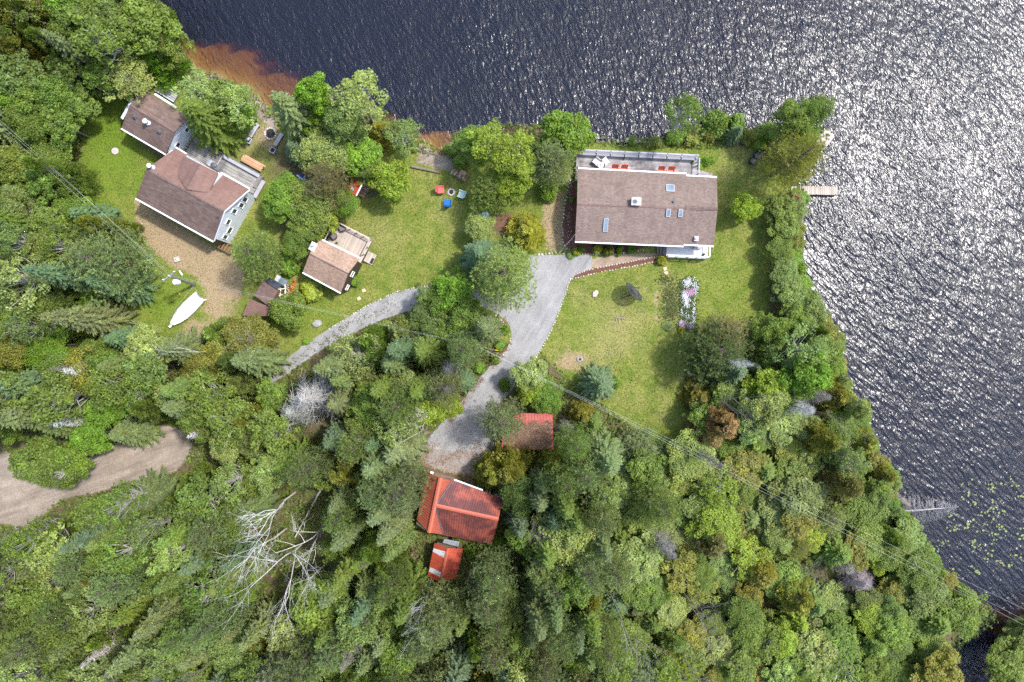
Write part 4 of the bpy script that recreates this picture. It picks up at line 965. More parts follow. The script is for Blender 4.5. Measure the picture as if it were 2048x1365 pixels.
def tree(kind, px, py, rpx, h, col, group=None, label=None, variant=None, bark=None, rng=RNG, lean=None):
    zc = h * CF[kind]; k = (CAMH - zc) / FPX; R = rpx * k
    protos = PROTO[kind]; cm, tm, R0, H0 = protos[int(rng.integers(len(protos))) if variant is None else variant]
    base = W(px, py, zc); base.z = -0.02
    q = (base.x * 20 + 1024, 682.5 - base.y * 20)
    if sd_poly(np.array([q]), SHORE)[0] < 0 and sd_poly(np.array([q]), ISLAND)[0] < 0: base.z = -0.45
    rz = float(rng.random() * 6.283)
    if lean: base = W(px, py, 0); base.z = .35; rz = .12
    o = thing(KINDN[kind][0], label, KINDN[kind][2], base, rz, group)
    c, desc = PAL.get(col, ((0.33, 0.31, 0.28), 'grey')) if kind not in 'XB' else ({'white': (0.62, 0.60, 0.55), 'silver': (0.45, 0.445, 0.43), 'greyd': (0.27, 0.25, 0.225), 'darkd': (0.20, 0.18, 0.165)}[col], {'white': 'white', 'silver': 'silvery', 'greyd': 'grey', 'darkd': 'dark grey'}[col])
    j = rng.uniform(0.94, 1.06, 3) * rng.uniform(0.95, 1.2)
    cc = tuple(float(a * b) for a, b in zip(c, j))
    bk = bark or {'A': (0.42, 0.41, 0.36), 'D': (0.17, 0.155, 0.135), 'X': cc, 'B': cc}.get(kind, (0.12, 0.10, 0.08))
    R *= {'P': 1.15, 'S': 1.08, 'C': 1.08}.get(kind, 1.0); S = Matrix.Diagonal((R / R0, R / R0, h / H0, 1)); L = Matrix.Identity(4)
    if lean: L = Matrix.Rotation(lean, 4, 'Y')
    for nm, me, cl in (('trunk' if kind != 'H' else 'stem', tm, bk), ('branches' if kind in 'XB' else ('foliage' if kind == 'H' else 'crown'), cm, cc)):
        p = obj(nm, me, o, None, cl); p.matrix_basis = L @ S
    TREES.append([o, px, py, kind, desc, h, rpx, label])
    return o

# ---- the trees one can pick out in the photograph: kind, crown centre px, radius px, height m, colour
HAND = [
 ('C',35,50,58,11,'olive'),('C',105,35,48,10,'olive'),('C',60,115,40,9,'olive'),('D',165,55,46,9,'mid'),('A',215,85,55,11,'mid'),('D',295,60,58,8,'mid'),('D',340,95,40,6,'mid'),('C',318,122,46,4.5,'bright'),('D',150,25,40,9,'bright'),
 ('A',253,157,55,6,'pale'),('D',60,165,48,8,'sage'),('D',118,190,44,7,'mid'),('D',128,250,42,6,'mid'),('D',60,250,44,7,'mid'),('D',22,205,38,7,'bright'),('D',98,312,44,5,'mid'),('D',40,325,42,6,'mid'),('D',140,150,38,7,'dark'),('D',20,130,40,8,'sage'),
 ('H',130,350,22,1.5,'bright'),('S',188,437,36,7,'blue'),('P',215,525,74,11,'grey'),('S',160,470,40,8,'dark'),('A',55,560,66,11,'pale'),('D',95,505,45,8,'sage'),('C',140,600,40,6,'dark'),('D',190,590,35,4,'bright'),('H',185,662,26,2,'gold'),('D',130,625,34,4,'bright'),('H',225,625,24,1.6,'mid'),
 ('S',255,678,32,7,'blue'),('D',35,690,46,8,'olive'),('D',110,705,44,7,'bright'),('S',75,828,42,15,'grey'),('D',80,925,46,7,'mid'),('D',145,925,42,6,'bright'),('A',130,945,36,8,'mid'),('S',265,862,38,7,'grey'),('D',215,815,40,6,'bright'),('D',185,870,36,6,'bright'),('D',40,855,34,5,'bright'),('D',300,735,46,8,'sage'),('D',170,745,50,8,'olive'),
 ('A',398,190,46,7,'pale'),('A',478,210,42,7,'pale'),('D',490,232,28,5,'bright'),('S',416,240,52,9,'mid'),('D',445,200,40,6,'mid'),
 ('S',590,232,46,11,'grey'),('D',632,195,36,9,'bright'),('A',718,200,54,10,'pale'),('D',645,240,34,6,'bright'),('D',690,252,42,8,'sage'),('C',764,266,27,4,'gold'),('A',806,272,38,5,'sage'),('D',648,306,52,6,'pale'),('D',722,310,40,5,'bright'),('S',592,300,25,4,'blue'),('S',640,330,21,5,'blue'),('P',655,366,46,8,'dull'),
 ('D',575,398,46,4.5,'bright'),('D',630,408,54,5,'mid'),('D',690,405,30,4.5,'bright'),('D',612,452,36,4,'mid'),('D',590,490,29,4,'mid'),('D',640,440,36,4,'lime'),('P',512,508,50,9,'sage'),('H',575,530,28,2,'bright'),('M',783,363,41,5,'lime'),('H',620,580,30,1.6,'lime'),('M',578,622,37,4,'mid'),('H',555,625,26,2,'bright'),('H',640,560,20,1.2,'bright'),('D',735,340,30,4,'mid'),
 ('D',945,290,38,5,'mid'),('A',975,290,44,8,'lime'),('A',1022,310,50,9,'lime'),('D',1035,345,36,7,'lime'),('P',985,385,44,6,'mid'),('D',1010,370,36,6,'lime'),('M',1128,277,52,6.5,'bright'),('P',1106,325,44,8,'grey'),('D',1070,300,30,5,'dark'),('H',1095,382,25,2,'bright'),('C',1053,465,38,4,'gold'),('D',960,456,30,3.5,'pale'),('P',1008,552,64,12,'pale'),('S',960,515,44,9,'blue'),('H',900,300,18,1.3,'mid'),('H',920,325,20,1.5,'mid'),
 ('A',1368,228,42,9,'mid'),('H',1437,245,34,2.5,'mid'),('H',1478,245,26,2.5,'mid'),('S',1471,267,18,3.5,'blue'),('D',1578,242,36,7,'mid'),('D',1622,225,36,8,'mid'),('D',1600,270,38,6,'bright'),('P',1593,318,54,10,'olive'),('H',1535,265,26,1.8,'mid'),('M',1488,418,29,4,'lime'),('H',1410,325,14,1.0,'bright'),('H',1400,335,10,.9,'lime'),('H',1422,322,10,.9,'bright'),
 ('H',1310,285,16,.9,'mid'),('H',1350,275,20,1.1,'bright'),('H',1385,280,18,1,'olive'),('H',1500,275,20,1.2,'olive'),('H',1520,285,18,1,'lime'),('H',1265,280,14,.8,'bright'),('H',1420,272,16,1.1,'olive'),('D',1558,415,30,3,'mid'),('D',1570,455,30,3,'mid'),('H',1592,400,24,2,'brown'),('D',1562,500,30,3,'mid'),('D',1570,545,30,3.2,'sage'),('D',1578,590,32,3.5,'sage'),('D',1620,625,36,4,'sage'),('D',1595,640,34,4,'mid'),('D',1650,665,28,3.5,'olive'),
 ('P',1432,700,62,7,'dark'),('S',1462,742,38,7,'blue'),('S',1500,735,22,5,'blue'),('P',1450,675,46,6,'dull'),('D',1540,665,40,6,'mid'),('A',1600,700,56,9,'sage'),('D',1520,660,36,4,'mid'),('D',1640,700,36,6,'mid'),('D',1610,745,46,9,'bright'),('S',1592,745,22,7,'blue'),('D',1535,775,42,7,'lime'),('D',1520,812,48,8,'pale'),('C',1440,846,46,7,'brown'),('C',1420,870,36,5.5,'brown'),('S',1484,878,17,5,'blue'),('D',1495,850,34,6,'pale'),('X',1632,790,24,7,'greyd'),('X',1598,815,26,8,'silver'),('B',1660,830,26,9,'greyd'),('D',1660,730,30,4,'bright'),('C',1665,790,34,5,'olive'),('D',1715,815,22,6,'pale'),('C',1640,880,36,7,'olive'),('C',1722,880,34,5,'olive'),('A',1700,925,38,7,'sage'),('C',1768,950,26,4,'olive'),('C',1680,965,44,7,'dull'),('D',1750,985,32,4,'mid'),('X',1792,1022,36,5.6,'silver',None,None,1,None,RNG,1.42),('B',1760,1005,20,4,'greyd'),
 ('D',905,580,44,6,'bright'),('D',930,632,46,5,'mid'),('D',860,640,44,4,'dark'),('D',885,600,40,5,'mid'),('A',850,592,18,5,'pale'),('D',900,660,40,4,'mid'),('A',716,712,54,9,'pale'),('S',790,725,42,9,'grey'),('S',868,752,24,4.5,'blue'),('S',898,740,24,4.5,'blue'),('S',928,762,24,4.5,'blue'),('D',845,815,44,7,'lime'),('D',900,812,26,4,'lime'),('B',855,828,30,9,'white'),('H',965,668,10,1,'gold'),('H',955,700,14,1,'lime'),('H',820,690,34,2,'lime'),('H',770,660,24,1.5,'lime'),('H',1000,690,14,.8,'bright'),('H',1010,660,12,.8,'bright'),('H',960,735,16,.9,'bright'),('H',990,720,12,.7,'mid'),
 ('D',1060,752,36,4.5,'pale'),('D',1092,795,34,4,'bright'),('D',1060,780,30,4,'lime'),('S',1198,768,38,6,'blue'),('H',1225,765,18,2,'bright'),('P',1003,842,47,9,'grey'),('C',1022,935,50,7,'olive'),('C',985,945,36,6,'olive'),('C',1108,925,36,7,'olive'),('H',1010,770,16,1,'bright'),('X',1135,855,24,3,'greyd'),('C',1165,830,30,4,'olive'),('S',1185,845,24,5,'mid'),
 ('P',1168,945,48,12,'grey'),('D',1135,1068,62,9,'pale'),('S',1040,1045,30,9,'blue'),('D',1040,990,46,7,'dark'),('P',985,1150,46,13,'grey'),('S',800,895,48,11,'grey'),('P',800,980,58,12,'grey'),('C',693,935,44,9,'olive'),('P',1320,1012,42,10,'sage'),('S',770,1010,40,13,'grey'),('C',760,1080,40,11,'mid'),('S',700,1060,38,12,'grey'),('D',640,1200,56,10,'mid'),('X',628,795,66,10,'silver'),('X',598,820,44,9,'silver'),('D',548,790,34,5,'mid'),('B',540,1020,42,11,'white',None,None,2),('B',515,1105,46,12,'white',None,None,2),('B',562,1130,44,12,'white',None,None,1),('B',615,1085,30,10,'white'),('A',420,790,50,9,'mid'),('A',470,840,56,9,'mid'),('D',500,680,52,5,'olive'),('B',510,685,26,7,'greyd'),('D',440,710,44,5,'olive'),('H',370,700,24,1.5,'mid'),('D',400,740,40,5,'olive'),
 ('B',1240,1240,36,12,'greyd'),('B',1390,1220,34,11,'greyd'),('X',1330,1090,30,9,'greyd'),('B',1610,1140,24,8,'greyd'),('X',1720,1160,34,4,'greyd'),('X',1690,1130,26,4,'greyd'),('X',1880,1200,34,2.5,'greyd'),('X',1810,1010,20,3,'greyd'),('X',1070,1110,22,3,'greyd'),('C',1420,1080,44,6,'dull'),('C',1520,1140,46,5,'olive'),('C',1590,1190,44,6,'olive'),('S',560,1330,44,13,'grey'),('X',555,1340,40,13,'greyd'),('P',975,1195,44,13,'grey'),('P',850,1262,50,13,'grey'),('H',915,1080,14,1.5,'mid'),('H',940,1105,16,1.5,'bright'),('H',1000,1090,22,1.5,'bright'),
]
for a in HAND: tree(*a)

# ---- the closed forest around the clearing
CANOPY = [(-120,-120),(275,-120),(345,80),(345,130),(290,150),(205,165),(150,230),(145,330),(105,380),(180,410),(235,450),(265,540),(240,600),(185,640),(270,668),(325,705),(430,655),(545,665),(560,700),(520,740),(560,760),(660,700),(700,655),(830,640),(850,600),(940,620),(985,650),(960,715),(920,790),(880,850),(835,870),(815,930),(830,1000),(815,1050),(835,1100),(835,1160),(870,1190),(935,1190),(945,1120),(1010,1090),(1030,990),(1040,900),(1130,910),(1140,830),(1070,770),(1085,745),(1130,790),(1230,860),(1290,905),(1345,925),(1400,880),(1390,740),(1420,690),(1490,660),(1560,650),(1560,520),(1558,420),(1580,410),(1575,530),(1610,600),(1645,670),(1665,745),(1715,860),(1740,920),(1765,965),(1755,990),(1810,1060),(1830,1120),(1870,1175),(1935,1215),(1890,1280),(1900,1480),(-120,1480)]
rng = np.random.default_rng(2024)
occ = [(t[1], t[2], t[6] * (1.35 if t[3] in 'XB' else 1), t[3]) for t in TREES if not (t[3] == 'H')]
cand = np.stack([rng.uniform(-110, 2160, 26000), rng.uniform(-110, 1470, 26000)], 1)
ROOFS = [[(835,945),(1006,990),(985,1092),(830,1060)], [(852,1082),(928,1082),(914,1168),(852,1160)], [(1003,825),(1108,825),(1108,902),(1003,902)]]
GAP = [(625,955),(660,975),(655,1090),(610,1235),(545,1245),(500,1200),(560,1090),(600,1030)]
okc = (sd_poly(cand, CANOPY) > 4) | (sd_poly(cand, [(2015,1270),(2170,1230),(2170,1480),(2010,1480),(2000,1330)]) > 4)
for poly, mg in ((TRACK, -14), (DRIVE2, -20), (DRIVE, -16)): okc &= sd_poly(cand, poly) < mg
nfill = 0
for x, y in cand[okc]:
    if nfill >= 640: break
    u = rng.random()
    if x > 1960: mix = 'CDDH'
    elif y < 640 and x < 400: mix = 'DDDDCSA'
    elif x < 620 and y > 640: mix = 'AAADDSSC' if y < 1050 else 'AAASSSCPD'
    elif x < 1250: mix = 'PPPSSSSCDA'
    elif y > 900: mix = 'CDDDDDDHHAPS'
    else: mix = 'DDC'
    kd = mix[int(rng.integers(len(mix)))]
    r = {'D': rng.uniform(30, 52), 'A': rng.uniform(36, 58), 'S': rng.uniform(30, 48), 'P': rng.uniform(36, 54), 'C': rng.uniform(26, 40), 'H': rng.uniform(16, 26)}[kd]
    h = {'D': rng.uniform(5, 9), 'A': rng.uniform(8, 13), 'S': rng.uniform(8, 15), 'P': rng.uniform(10, 15), 'C': rng.uniform(5, 10), 'H': rng.uniform(1.5, 2.6)}[kd]
    if x > 1250 and y > 700: h *= 0.58
    if x < 620 and y > 640 and kd in 'SC': h *= 0.9
    low = x > 1230 and y > 860
    if low: h = min(h, rng.uniform(1.8, 5.5))
    if any((x - a) ** 2 + (y - b) ** 2 < ((0.35 if low else 0.41) * (r + c)) ** 2 for a, b, c, _ in occ): continue
    if any(sd_poly(np.array([[x, y]]), rp)[0] > -1.08 * r for rp in ROOFS) or any(sd_poly(np.array([[x, y]]), rp)[0] > -0.8 * r for rp in [TRACK, DRIVE, DRIVE2]): continue
    if sd_poly(np.array([[x, y]]), GAP)[0] > -0.45 * r: continue
    pal = {'D': ['mid', 'mid', 'mid', 'sage', 'mid', 'pale'], 'A': ['mid', 'sage', 'mid', 'pale'], 'S': ['grey', 'grey', 'sage', 'blue', 'mid'], 'P': ['grey', 'sage', 'grey'], 'C': ['mid', 'mid', 'olive', 'sage'], 'H': ['mid', 'bright', 'lime']}[kd]
    if x > 1300 and y > 900: pal = ['mid', 'mid', 'lime', 'mid', 'sage', 'olive', 'pale']
    tree(kd, float(x), float(y), r, h, pal[int(rng.integers(len(pal)))], rng=rng)
    occ.append((x, y, r, kd)); nfill += 1
# scattered dead stems standing in the forest
for _ in range(26):
    while True:
        x, y = rng.uniform(0, 1850), rng.uniform(700, 1360)
        if sd_poly(np.array([[x, y]]), CANOPY)[0] > 15 and sd_poly(np.array([[x, y]]), TRACK)[0] < -20 and sd_poly(np.array([[x, y]]), DRIVE2)[0] < -30: break
    tree('BX'[int(rng.random() < .4)], float(x), float(y), rng.uniform(16, 30), rng.uniform(8, 13), ['greyd', 'white', 'darkd'][int(rng.integers(3))], rng=rng)

# ---- bushes crowding the water's edge
SP = smooth_poly([(1598,398),(1588,440),(1592,520),(1612,580),(1650,640),(1668,690),(1688,770),(1735,870),(1752,930),(1788,965),(1776,992),(1815,1030),(1845,1110),(1880,1150),(1955,1200)], 1, False)
acc = 0.0
for a, b in zip(SP, SP[1:]):
    L = float(np.hypot(*(b - a))); nv = np.array([b[1] - a[1], -(b[0] - a[0])]) / L
    while acc < L:
        q_ = a + (b - a) * acc / L - nv * rng.uniform(-2, 12)
        kd = 'DHD'[int(rng.integers(3))]; r = rng.uniform(15, 25)
        tree(kd, float(q_[0]), float(q_[1]), r, rng.uniform(1.4, 2.4), ['mid', 'sage', 'bright', 'olive'][int(rng.integers(4))], rng=rng); acc += r * rng.uniform(.8, 1.2)
    acc -= L
# ---- labels that say which one
def relate(px, py):
    best = min(LAND, key=lambda l: (l[1] - px) ** 2 + (l[2] - py) ** 2)
    a = math.degrees(math.atan2(best[2] - py, px - best[1])) % 360
    d = ['right of', 'above right of', 'above', 'above left of', 'left of', 'below left of', 'below', 'below right of'][int((a + 22.5) // 45) % 8]
    return best, d, math.hypot(best[1] - px, best[2] - py)
ORD = ['nearest', 'second nearest', 'third nearest', 'fourth nearest', 'fifth nearest', 'sixth nearest', 'seventh nearest', 'eighth nearest', 'ninth nearest', 'tenth nearest', 'eleventh nearest', 'twelfth nearest', 'thirteenth nearest', 'fourteenth nearest', 'fifteenth nearest', 'sixteenth nearest', 'seventeenth nearest', 'eighteenth nearest', 'nineteenth nearest', 'twentieth nearest'] + ['outermost'] * 40
buckets = {}
for t in TREES:
    l, d, dist = relate(t[1], t[2]); buckets.setdefault((t[4], t[3], l[0], d), []).append((dist, t))
GROUPN = dict(D='broadleaf trees', A='open-crowned poplars', M='round maples', S='spruces', P='pines', C='cedars', H='shrubs', X='dead spruces', B='bare birches')
for (desc, kd, ln, d), lst in buckets.items():
    lst.sort(key=lambda q: q[0])
    for i, (dist, t) in enumerate(lst):
        who = f'{desc} {KINDN[kd][1]}'
        t[0]['label'] = f'{who} {d} the {ln}' if len(lst) == 1 else f'{ORD[i]} {who} {d} the {ln}'
        t[0]['group'] = GROUPN[kd]

# ---- low undergrowth on the forest floor: nobody could count it
N = 330000
q = np.stack([rng.uniform(-110, 2160, N), rng.uniform(-110, 1470, N)], 1)
EDGE = [(x, y) for x, y in CANOPY]
keep = (sd_poly(q, LAWN) < 6) & ((sd_poly(q, SHORE) > -6) | (sd_poly(q, ISLAND) > -4))
for poly, mg in ((TRACK, 2), (DRIVE, -3), (DRIVE2, 0), (PAD, -12), (BED_L, 0)): keep &= sd_poly(q, poly) < mg
cl = np.sin(q[:, 0] * .045 + 2 * np.sin(q[:, 1] * .03)) + np.sin(q[:, 1] * .052 + 1.7 * np.sin(q[:, 0] * .027)) + rng.normal(0, .5, N)
keep &= cl > -1.3
q, cl = q[keep], cl[keep]; n = len(q)
hz = np.clip(cl, 0.1, 2) * 0.55 * rng.random(n) + 0.05
pos = np.stack([(q[:, 0] - 1024) / 20, (682.5 - q[:, 1]) / 20, hz], 1)
s = rng.uniform(.18, .42, n)
V, Q = leaves(pos, np.array([0, 0, 1.0]) + rng.normal(0, .5, (n, 3)), s, s * .6, rng)
und_o = obj('undergrowth', np_mesh('undergrowth', V, Q, FOL, rng.uniform(.6, 1.4, n) * (0.9 + .2 * np.sin(q[:, 0] * .02 + q[:, 1] * .013))), color=(0.16, 0.225, 0.042))
tag(und_o, 'low leafy undergrowth covering the forest floor', 'undergrowth', kind='stuff')

# ---- lawn grass: blades and clover nobody could count
N = 330000
q = np.stack([rng.uniform(120, 1600, N), rng.uniform(150, 900, N)], 1)
keep = (sd_poly(q, LAWN) > -2) & (sd_poly(q, SHORE) > 8)
for poly, mg in ((DRIVE, -1), (DRIVE2, -1), (PAD, 0), (BED_L, 0), (BED_S, 0), (WALK, 0), (TRACK, 0)): keep &= sd_poly(q, poly) < mg
q = q[keep]
dens = 0.55 + 0.25 * np.sin(q[:, 0] * .11 + 1.5 * np.sin(q[:, 1] * .07)) * np.sin(q[:, 1] * .093 + np.sin(q[:, 0] * .05))
for cx, cy, rx, ry, s_ in [(1140,722,46,30,.8),(880,322,45,24,.8),(400,660,40,42,.7),(440,590,44,60,.8),(535,275,52,40,.6),(1105,440,22,60,.6),(1312,610,6,55,.6),(370,480,90,45,.85),(1005,450,30,35,.8),(1240,650,60,40,.4)]:
    dens *= 1 - s_ * np.exp(-(((q[:, 0] - cx) / rx) ** 2 + ((q[:, 1] - cy) / ry) ** 2))
k_ = rng.random(len(q)) < dens; q = q[k_]; n = len(q)
pos = np.stack([(q[:, 0] - 1024) / 20, (682.5 - q[:, 1]) / 20, .01 + .05 * rng.random(n)], 1); s_ = rng.uniform(.05, .15, n)
V, Q = leaves(pos, np.array([0, 0, 1.0]) + rng.normal(0, .6, (n, 3)), s_, s_ * .5, rng)
tn = rng.uniform(.6, 1.45, n) * (1 + .16 * np.sin(q[:, 0] * .06 + 2 * np.sin(q[:, 1] * .04)))
tag(obj('lawn_grass', np_mesh('lawn_grass', V, Q, FOL, tn), color=(0.168, 0.192, 0.048)), 'short mown grass of the lawns', 'grass', kind='stuff')
# ================================================================= small things
rng6 = np.random.default_rng(99)
# needle litter on the mossy shed, one mass
pos = NEEDLE['pos']; n = len(pos); s = rng6.uniform(.08, .22, n)
V, Q = leaves(pos, np.array([0, 0, 1.0]) + rng6.normal(0, .35, (n, 3)), s, s * .35, rng6)
tag(obj('needle_litter', np_mesh('needle_litter', V, Q, M['debris']), NEEDLE['root']), kind='stuff')

# ---- stones
def rock_mesh(seed, sub=2):
    import bmesh
    r = np.random.default_rng(seed); bm = bmesh.new(); bmesh.ops.create_icosphere(bm, subdivisions=sub, radius=1.0)
    f = r.uniform(.6, 1.5, (4, 3)); ph = r.random(4) * 6
    for v in bm.verts:
        d = sum(math.sin(v.co.dot(Vector(f[i])) * 2.1 + ph[i]) for i in range(4)) * .11
        v.co *= 1 + d
    me = bpy.data.meshes.new('stone'); bm.to_mesh(me); bm.free(); return me
ROCKS = {}
for k, mt in (('w', 'rockw'), ('g', 'rockg'), ('p', 'rockp')):
    ROCKS[k] = []
    for i in range(3):
        me = rock_mesh(300 + i, 1); me.materials.append(M[mt]); ROCKS[k].append(me)
def stone(parent, p, size, kind='w', name='stone', flat=.7):
    s = Matrix.Diagonal((size * random.uniform(.8, 1.3), size * random.uniform(.8, 1.2), size * flat, 1))
    return obj(name, random.choice(ROCKS[kind]), parent, Matrix.Translation(p) @ Matrix.Rotation(random.random() * 6.28, 4, 'Z') @ s)
def edging(name, label, path, step=5.2, size=.085, kinds='wwwp', skip=.06, it=2):
    P = smooth_poly(path, it, False); o = thing(name, label, 'stone edging', W(*P[0]))
    carry = 0.0
    for a, b in zip(P, P[1:]):
        L = float(np.hypot(*(b - a))); t = carry
        while t < L:
            q = a + (b - a) * t / L
            if random.random() > skip: stone(o, W(q[0] + random.uniform(-.8, .8), q[1] + random.uniform(-.8, .8), 0) + Vector((0, 0, .05)), size * random.uniform(.75, 1.25), random.choice(kinds))
            t += step * random.uniform(.85, 1.2)
        carry = t - L
edging('stone_edging', 'white stones edging the gravel driveway along the dish lawn', [(1140,559),(1126,602),(1106,655),(1088,690),(1068,722)])
edging('stone_edging', 'white stones along the lawn side of the curved mulch strip', [(1140,560),(1180,549),(1220,541),(1270,532),(1316,523)])
edging('stone_edging', 'white stones between mulch strip and stone walkway', [(1142,556),(1160,545),(1200,535),(1250,526),(1314,513)])
edging('stone_edging', 'pale stones bordering the mulch bed left of the main house', [(1140,360),(1130,400),(1126,440),(1124,470),(1128,492),(1145,506)], 7, .12, 'wggp')
edging('stone_edging', 'pale stones along the front mulch bed of the main house', [(1148,508),(1200,510),(1240,508),(1268,502),(1290,500)], 5.5, .085)
edging('stone_edging', 'stones at the top edge of the gravel turning area', [(1064,511),(1090,509),(1115,506),(1135,509)], 7, .14, 'wpg', .2)
edging('stone_edging', 'white stones along the upper edge of the gravel lane', [(870,570),(835,575),(800,582),(762,598),(725,617),(690,640),(650,664)], 5.5, .09, 'wwg', .12)
edging('stone_edging', 'broken stones on the shore below the lake deck', [(1235,283),(1262,282),(1290,285),(1306,288)], 9, .2, 'wgp', .1)
edging('stone_edging', 'pale stones around the planted island by the driveway', [(992,632),(1012,650),(1021,672),(1018,696),(1002,716)], 7, .09, 'wp', .25)

def single_rock(name, label, px, py, size, kind='g', flat=.6):
    o = stone(None, W(px, py, 0) + Vector((0, 0, size * flat * .4)), size, kind, name, flat); return tag(o, label, 'rock')
single_rock('boulder', 'grey boulder on grass beside the gravel lane', 635, 648, .42, 'g')
single_rock('boulder', 'big pale boulder in the planted island by the driveway', 974, 679, .52, 'w')
single_rock('boulder', 'rounded pinkish boulder left of the satellite dish', 1190, 588, .32, 'p')
single_rock('flat_rock', 'flat pale rock shelf at the tip of the point', 1646, 278, .95, 'p', .3)
single_rock('boulder', 'white boulder at the shore above the cabin', 377, 130, .25, 'w')
single_rock('boulder', 'pale rock at the corner of the dirt yard by the forest', 284, 450, .2, 'p')
single_rock('boulder', 'pale rock in the lawn bed edge below the white-wrapped boat', 332, 690, .2, 'w')

# ---- furniture
def chair(name, label, px, py, z, rz, mats, w_=.6, back=.75, cat='chair', arms=True, group=None, seat_h=.4, lean=.28, cushion=None):
    o = thing(name, label, cat, W(px, py, z), rz, group); m = mats
    R = Matrix.Rotation(-lean, 4, 'X')
    MB().box((0, 0, seat_h), (w_, w_ * .95, .06), M=Matrix.Rotation(.10, 4, 'X')).build('seat', m, o)
    b = MB()
    for i in range(4): b.box(Vector((-w_ * .375 + i * w_ * .25, w_ * .5 + back * .13, seat_h + back * .46)), (w_ * .22, .035, back * (1 - .07 * abs(i - 1.5))), M=R)
    b.build('backrest', m, o)
    if arms:
        for s in (-1, 1): MB().box((s * w_ * .54, 0, seat_h + .2), (.1, w_ * 1.0, .035)).build('armrest', m, o)
    for sx_ in (-1, 1):
        for sy_ in (-1, 1): MB().box((sx_ * w_ * .5, sy_ * w_ * .4, (seat_h + (.18 if arms else 0)) / 2), (.06, .06, seat_h + (.18 if arms else 0))).build('leg', m, o)
    if cushion: MB().box((0, -.02, seat_h + .07), (w_ * .8, w_ * .8, .09)).build('cushion', cushion, o)
    return o
ZDK = .77
chair('white_chair', 'white cushioned deck chair left of the round deck table', 1190.5, 326, ZDK, math.radians(-40), M['plast_white'], .52, .42, group='white deck chairs', arms=False, cushion=M['plast_white'])
chair('white_chair', 'white cushioned deck chair right of the round deck table', 1211, 326.5, ZDK, math.radians(38), M['plast_white'], .52, .42, group='white deck chairs', arms=False, cushion=M['plast_white'])
t = thing('round_table', 'small round barrel table between two white deck chairs', 'table', W(1200, 333, ZDK))
MB().lathe([(.26, 0), (.3, .25), (.27, .5)], n=16).build('base', M['plast_white'], t); MB().lathe([(.3, .5), (.3, .54)], n=18).build('tabletop', M['plast_white'], t); MB().lathe([(.12, .54), (.12, .6)], n=12).build('bowl', M['rockg'], t)
for x, y, nm in ((1228, 342, 'leftmost orange-red chair under the lakeside eave'), (1246.5, 342.5, 'second orange-red chair from the left under the lakeside eave'), (1320, 345.5, 'third orange-red chair from the left under the lakeside eave'), (1339.5, 346, 'rightmost orange-red chair under the lakeside eave')):
    chair('orange_chair', nm, x, y + 3.5, ZDK, math.radians(-2), M['coral'], .66, .8, group='orange-red chairs on the lake deck')
def rattan(label, px, py, z, rz):
    o = thing('rattan_chair', label, 'chair', W(px, py, z), rz, 'dark rattan chairs')
    MB().lathe([(.3, 0), (.36, .25), (.36, .36), (.3, .38)], n=14).build('seat', M['rattan'], o)
    mb = MB()
    for i in range(9):
        a = math.radians(20 + i * 17.5); mb.box((math.cos(a) * .36, math.sin(a) * .36, .55), (.13, .04, .5 - .12 * abs(i - 4) / 4), a + math.pi / 2)
    mb.build('backrest', M['rattan'], o); MB().box((0, -.02, .42), (.5, .46, .08)).build('cushion', M['cushion'], o)
    return o
rattan('dark rattan chair in the far corner of the cottage deck', 686, 458, .57, .3)
rattan('dark rattan chair against the rail nearest the cottage roof', 669, 474, .57, .9)
rattan('dark rattan seat, right one of three on the point', 1523, 312, 0, -.5)
rattan('dark rattan seat, middle one of three on the point', 1511, 313, 0, .4)
rattan('dark rattan seat, lower left one of three on the point', 1502.5, 324.5, 0, 1.2)
chair('red_chair', 'red plastic chair beside the lawn fire pit', 883, 382, 0, math.radians(95), M['redplast'], .62, .75)
chair('blue_chair', 'bright blue plastic chair below the lawn fire pit', 897, 407, 0, math.radians(175), M['blueplast'], .62, .75)
chair('mint_chair', 'pale mint plastic chair right of the lawn fire pit', 923, 391, 0, math.radians(-110), M['mint'], .62, .75)
t = thing('round_table', 'pale round garden table at the edge of the pale-leaved bush', 'table', W(971, 433, 0)); MB().lathe([(.36, .66), (.38, .68), (.36, .71)], n=20).build('tabletop', M['mint'], t); MB().bar((0, 0, 0), (0, 0, .67), .05, n=8).build('leg', M['mint'], t)

# ---- fire pits, benches, logs
def firepit(label, px, py, r, nst, kinds):
    o = thing('fire_pit', label, 'fire pit', W(px, py, 0))
    for i in range(nst):
        a = i * 6.283 / nst; stone(o, W(px, py, 0) + Vector((math.cos(a) * r, math.sin(a) * r, .07)), random.uniform(.09, .14), random.choice(kinds))
    MB().lathe([(r * .92, .0), (r * .85, .03), (.02, .05)], n=18, close=False).build('ash_bed', M['ash'], o)
    for i in range(4):
        a = random.random() * 6.28; MB().bar((math.cos(a) * r * .6, math.sin(a) * r * .6, .08), (-math.cos(a + .4) * r * .5, -math.sin(a + .4) * r * .5, .14), .05, n=6).build('charred_log', M['ash'], o)
firepit('stone-ringed fire pit between the two plank benches', 541, 268, .55, 15, 'wpw')
firepit('small dark fire pit between the coloured lawn chairs', 902.5, 385, .3, 10, 'wg')
firepit('small black fire pit in a bare patch of lawn', 1159.5, 719, .2, 9, 'g')
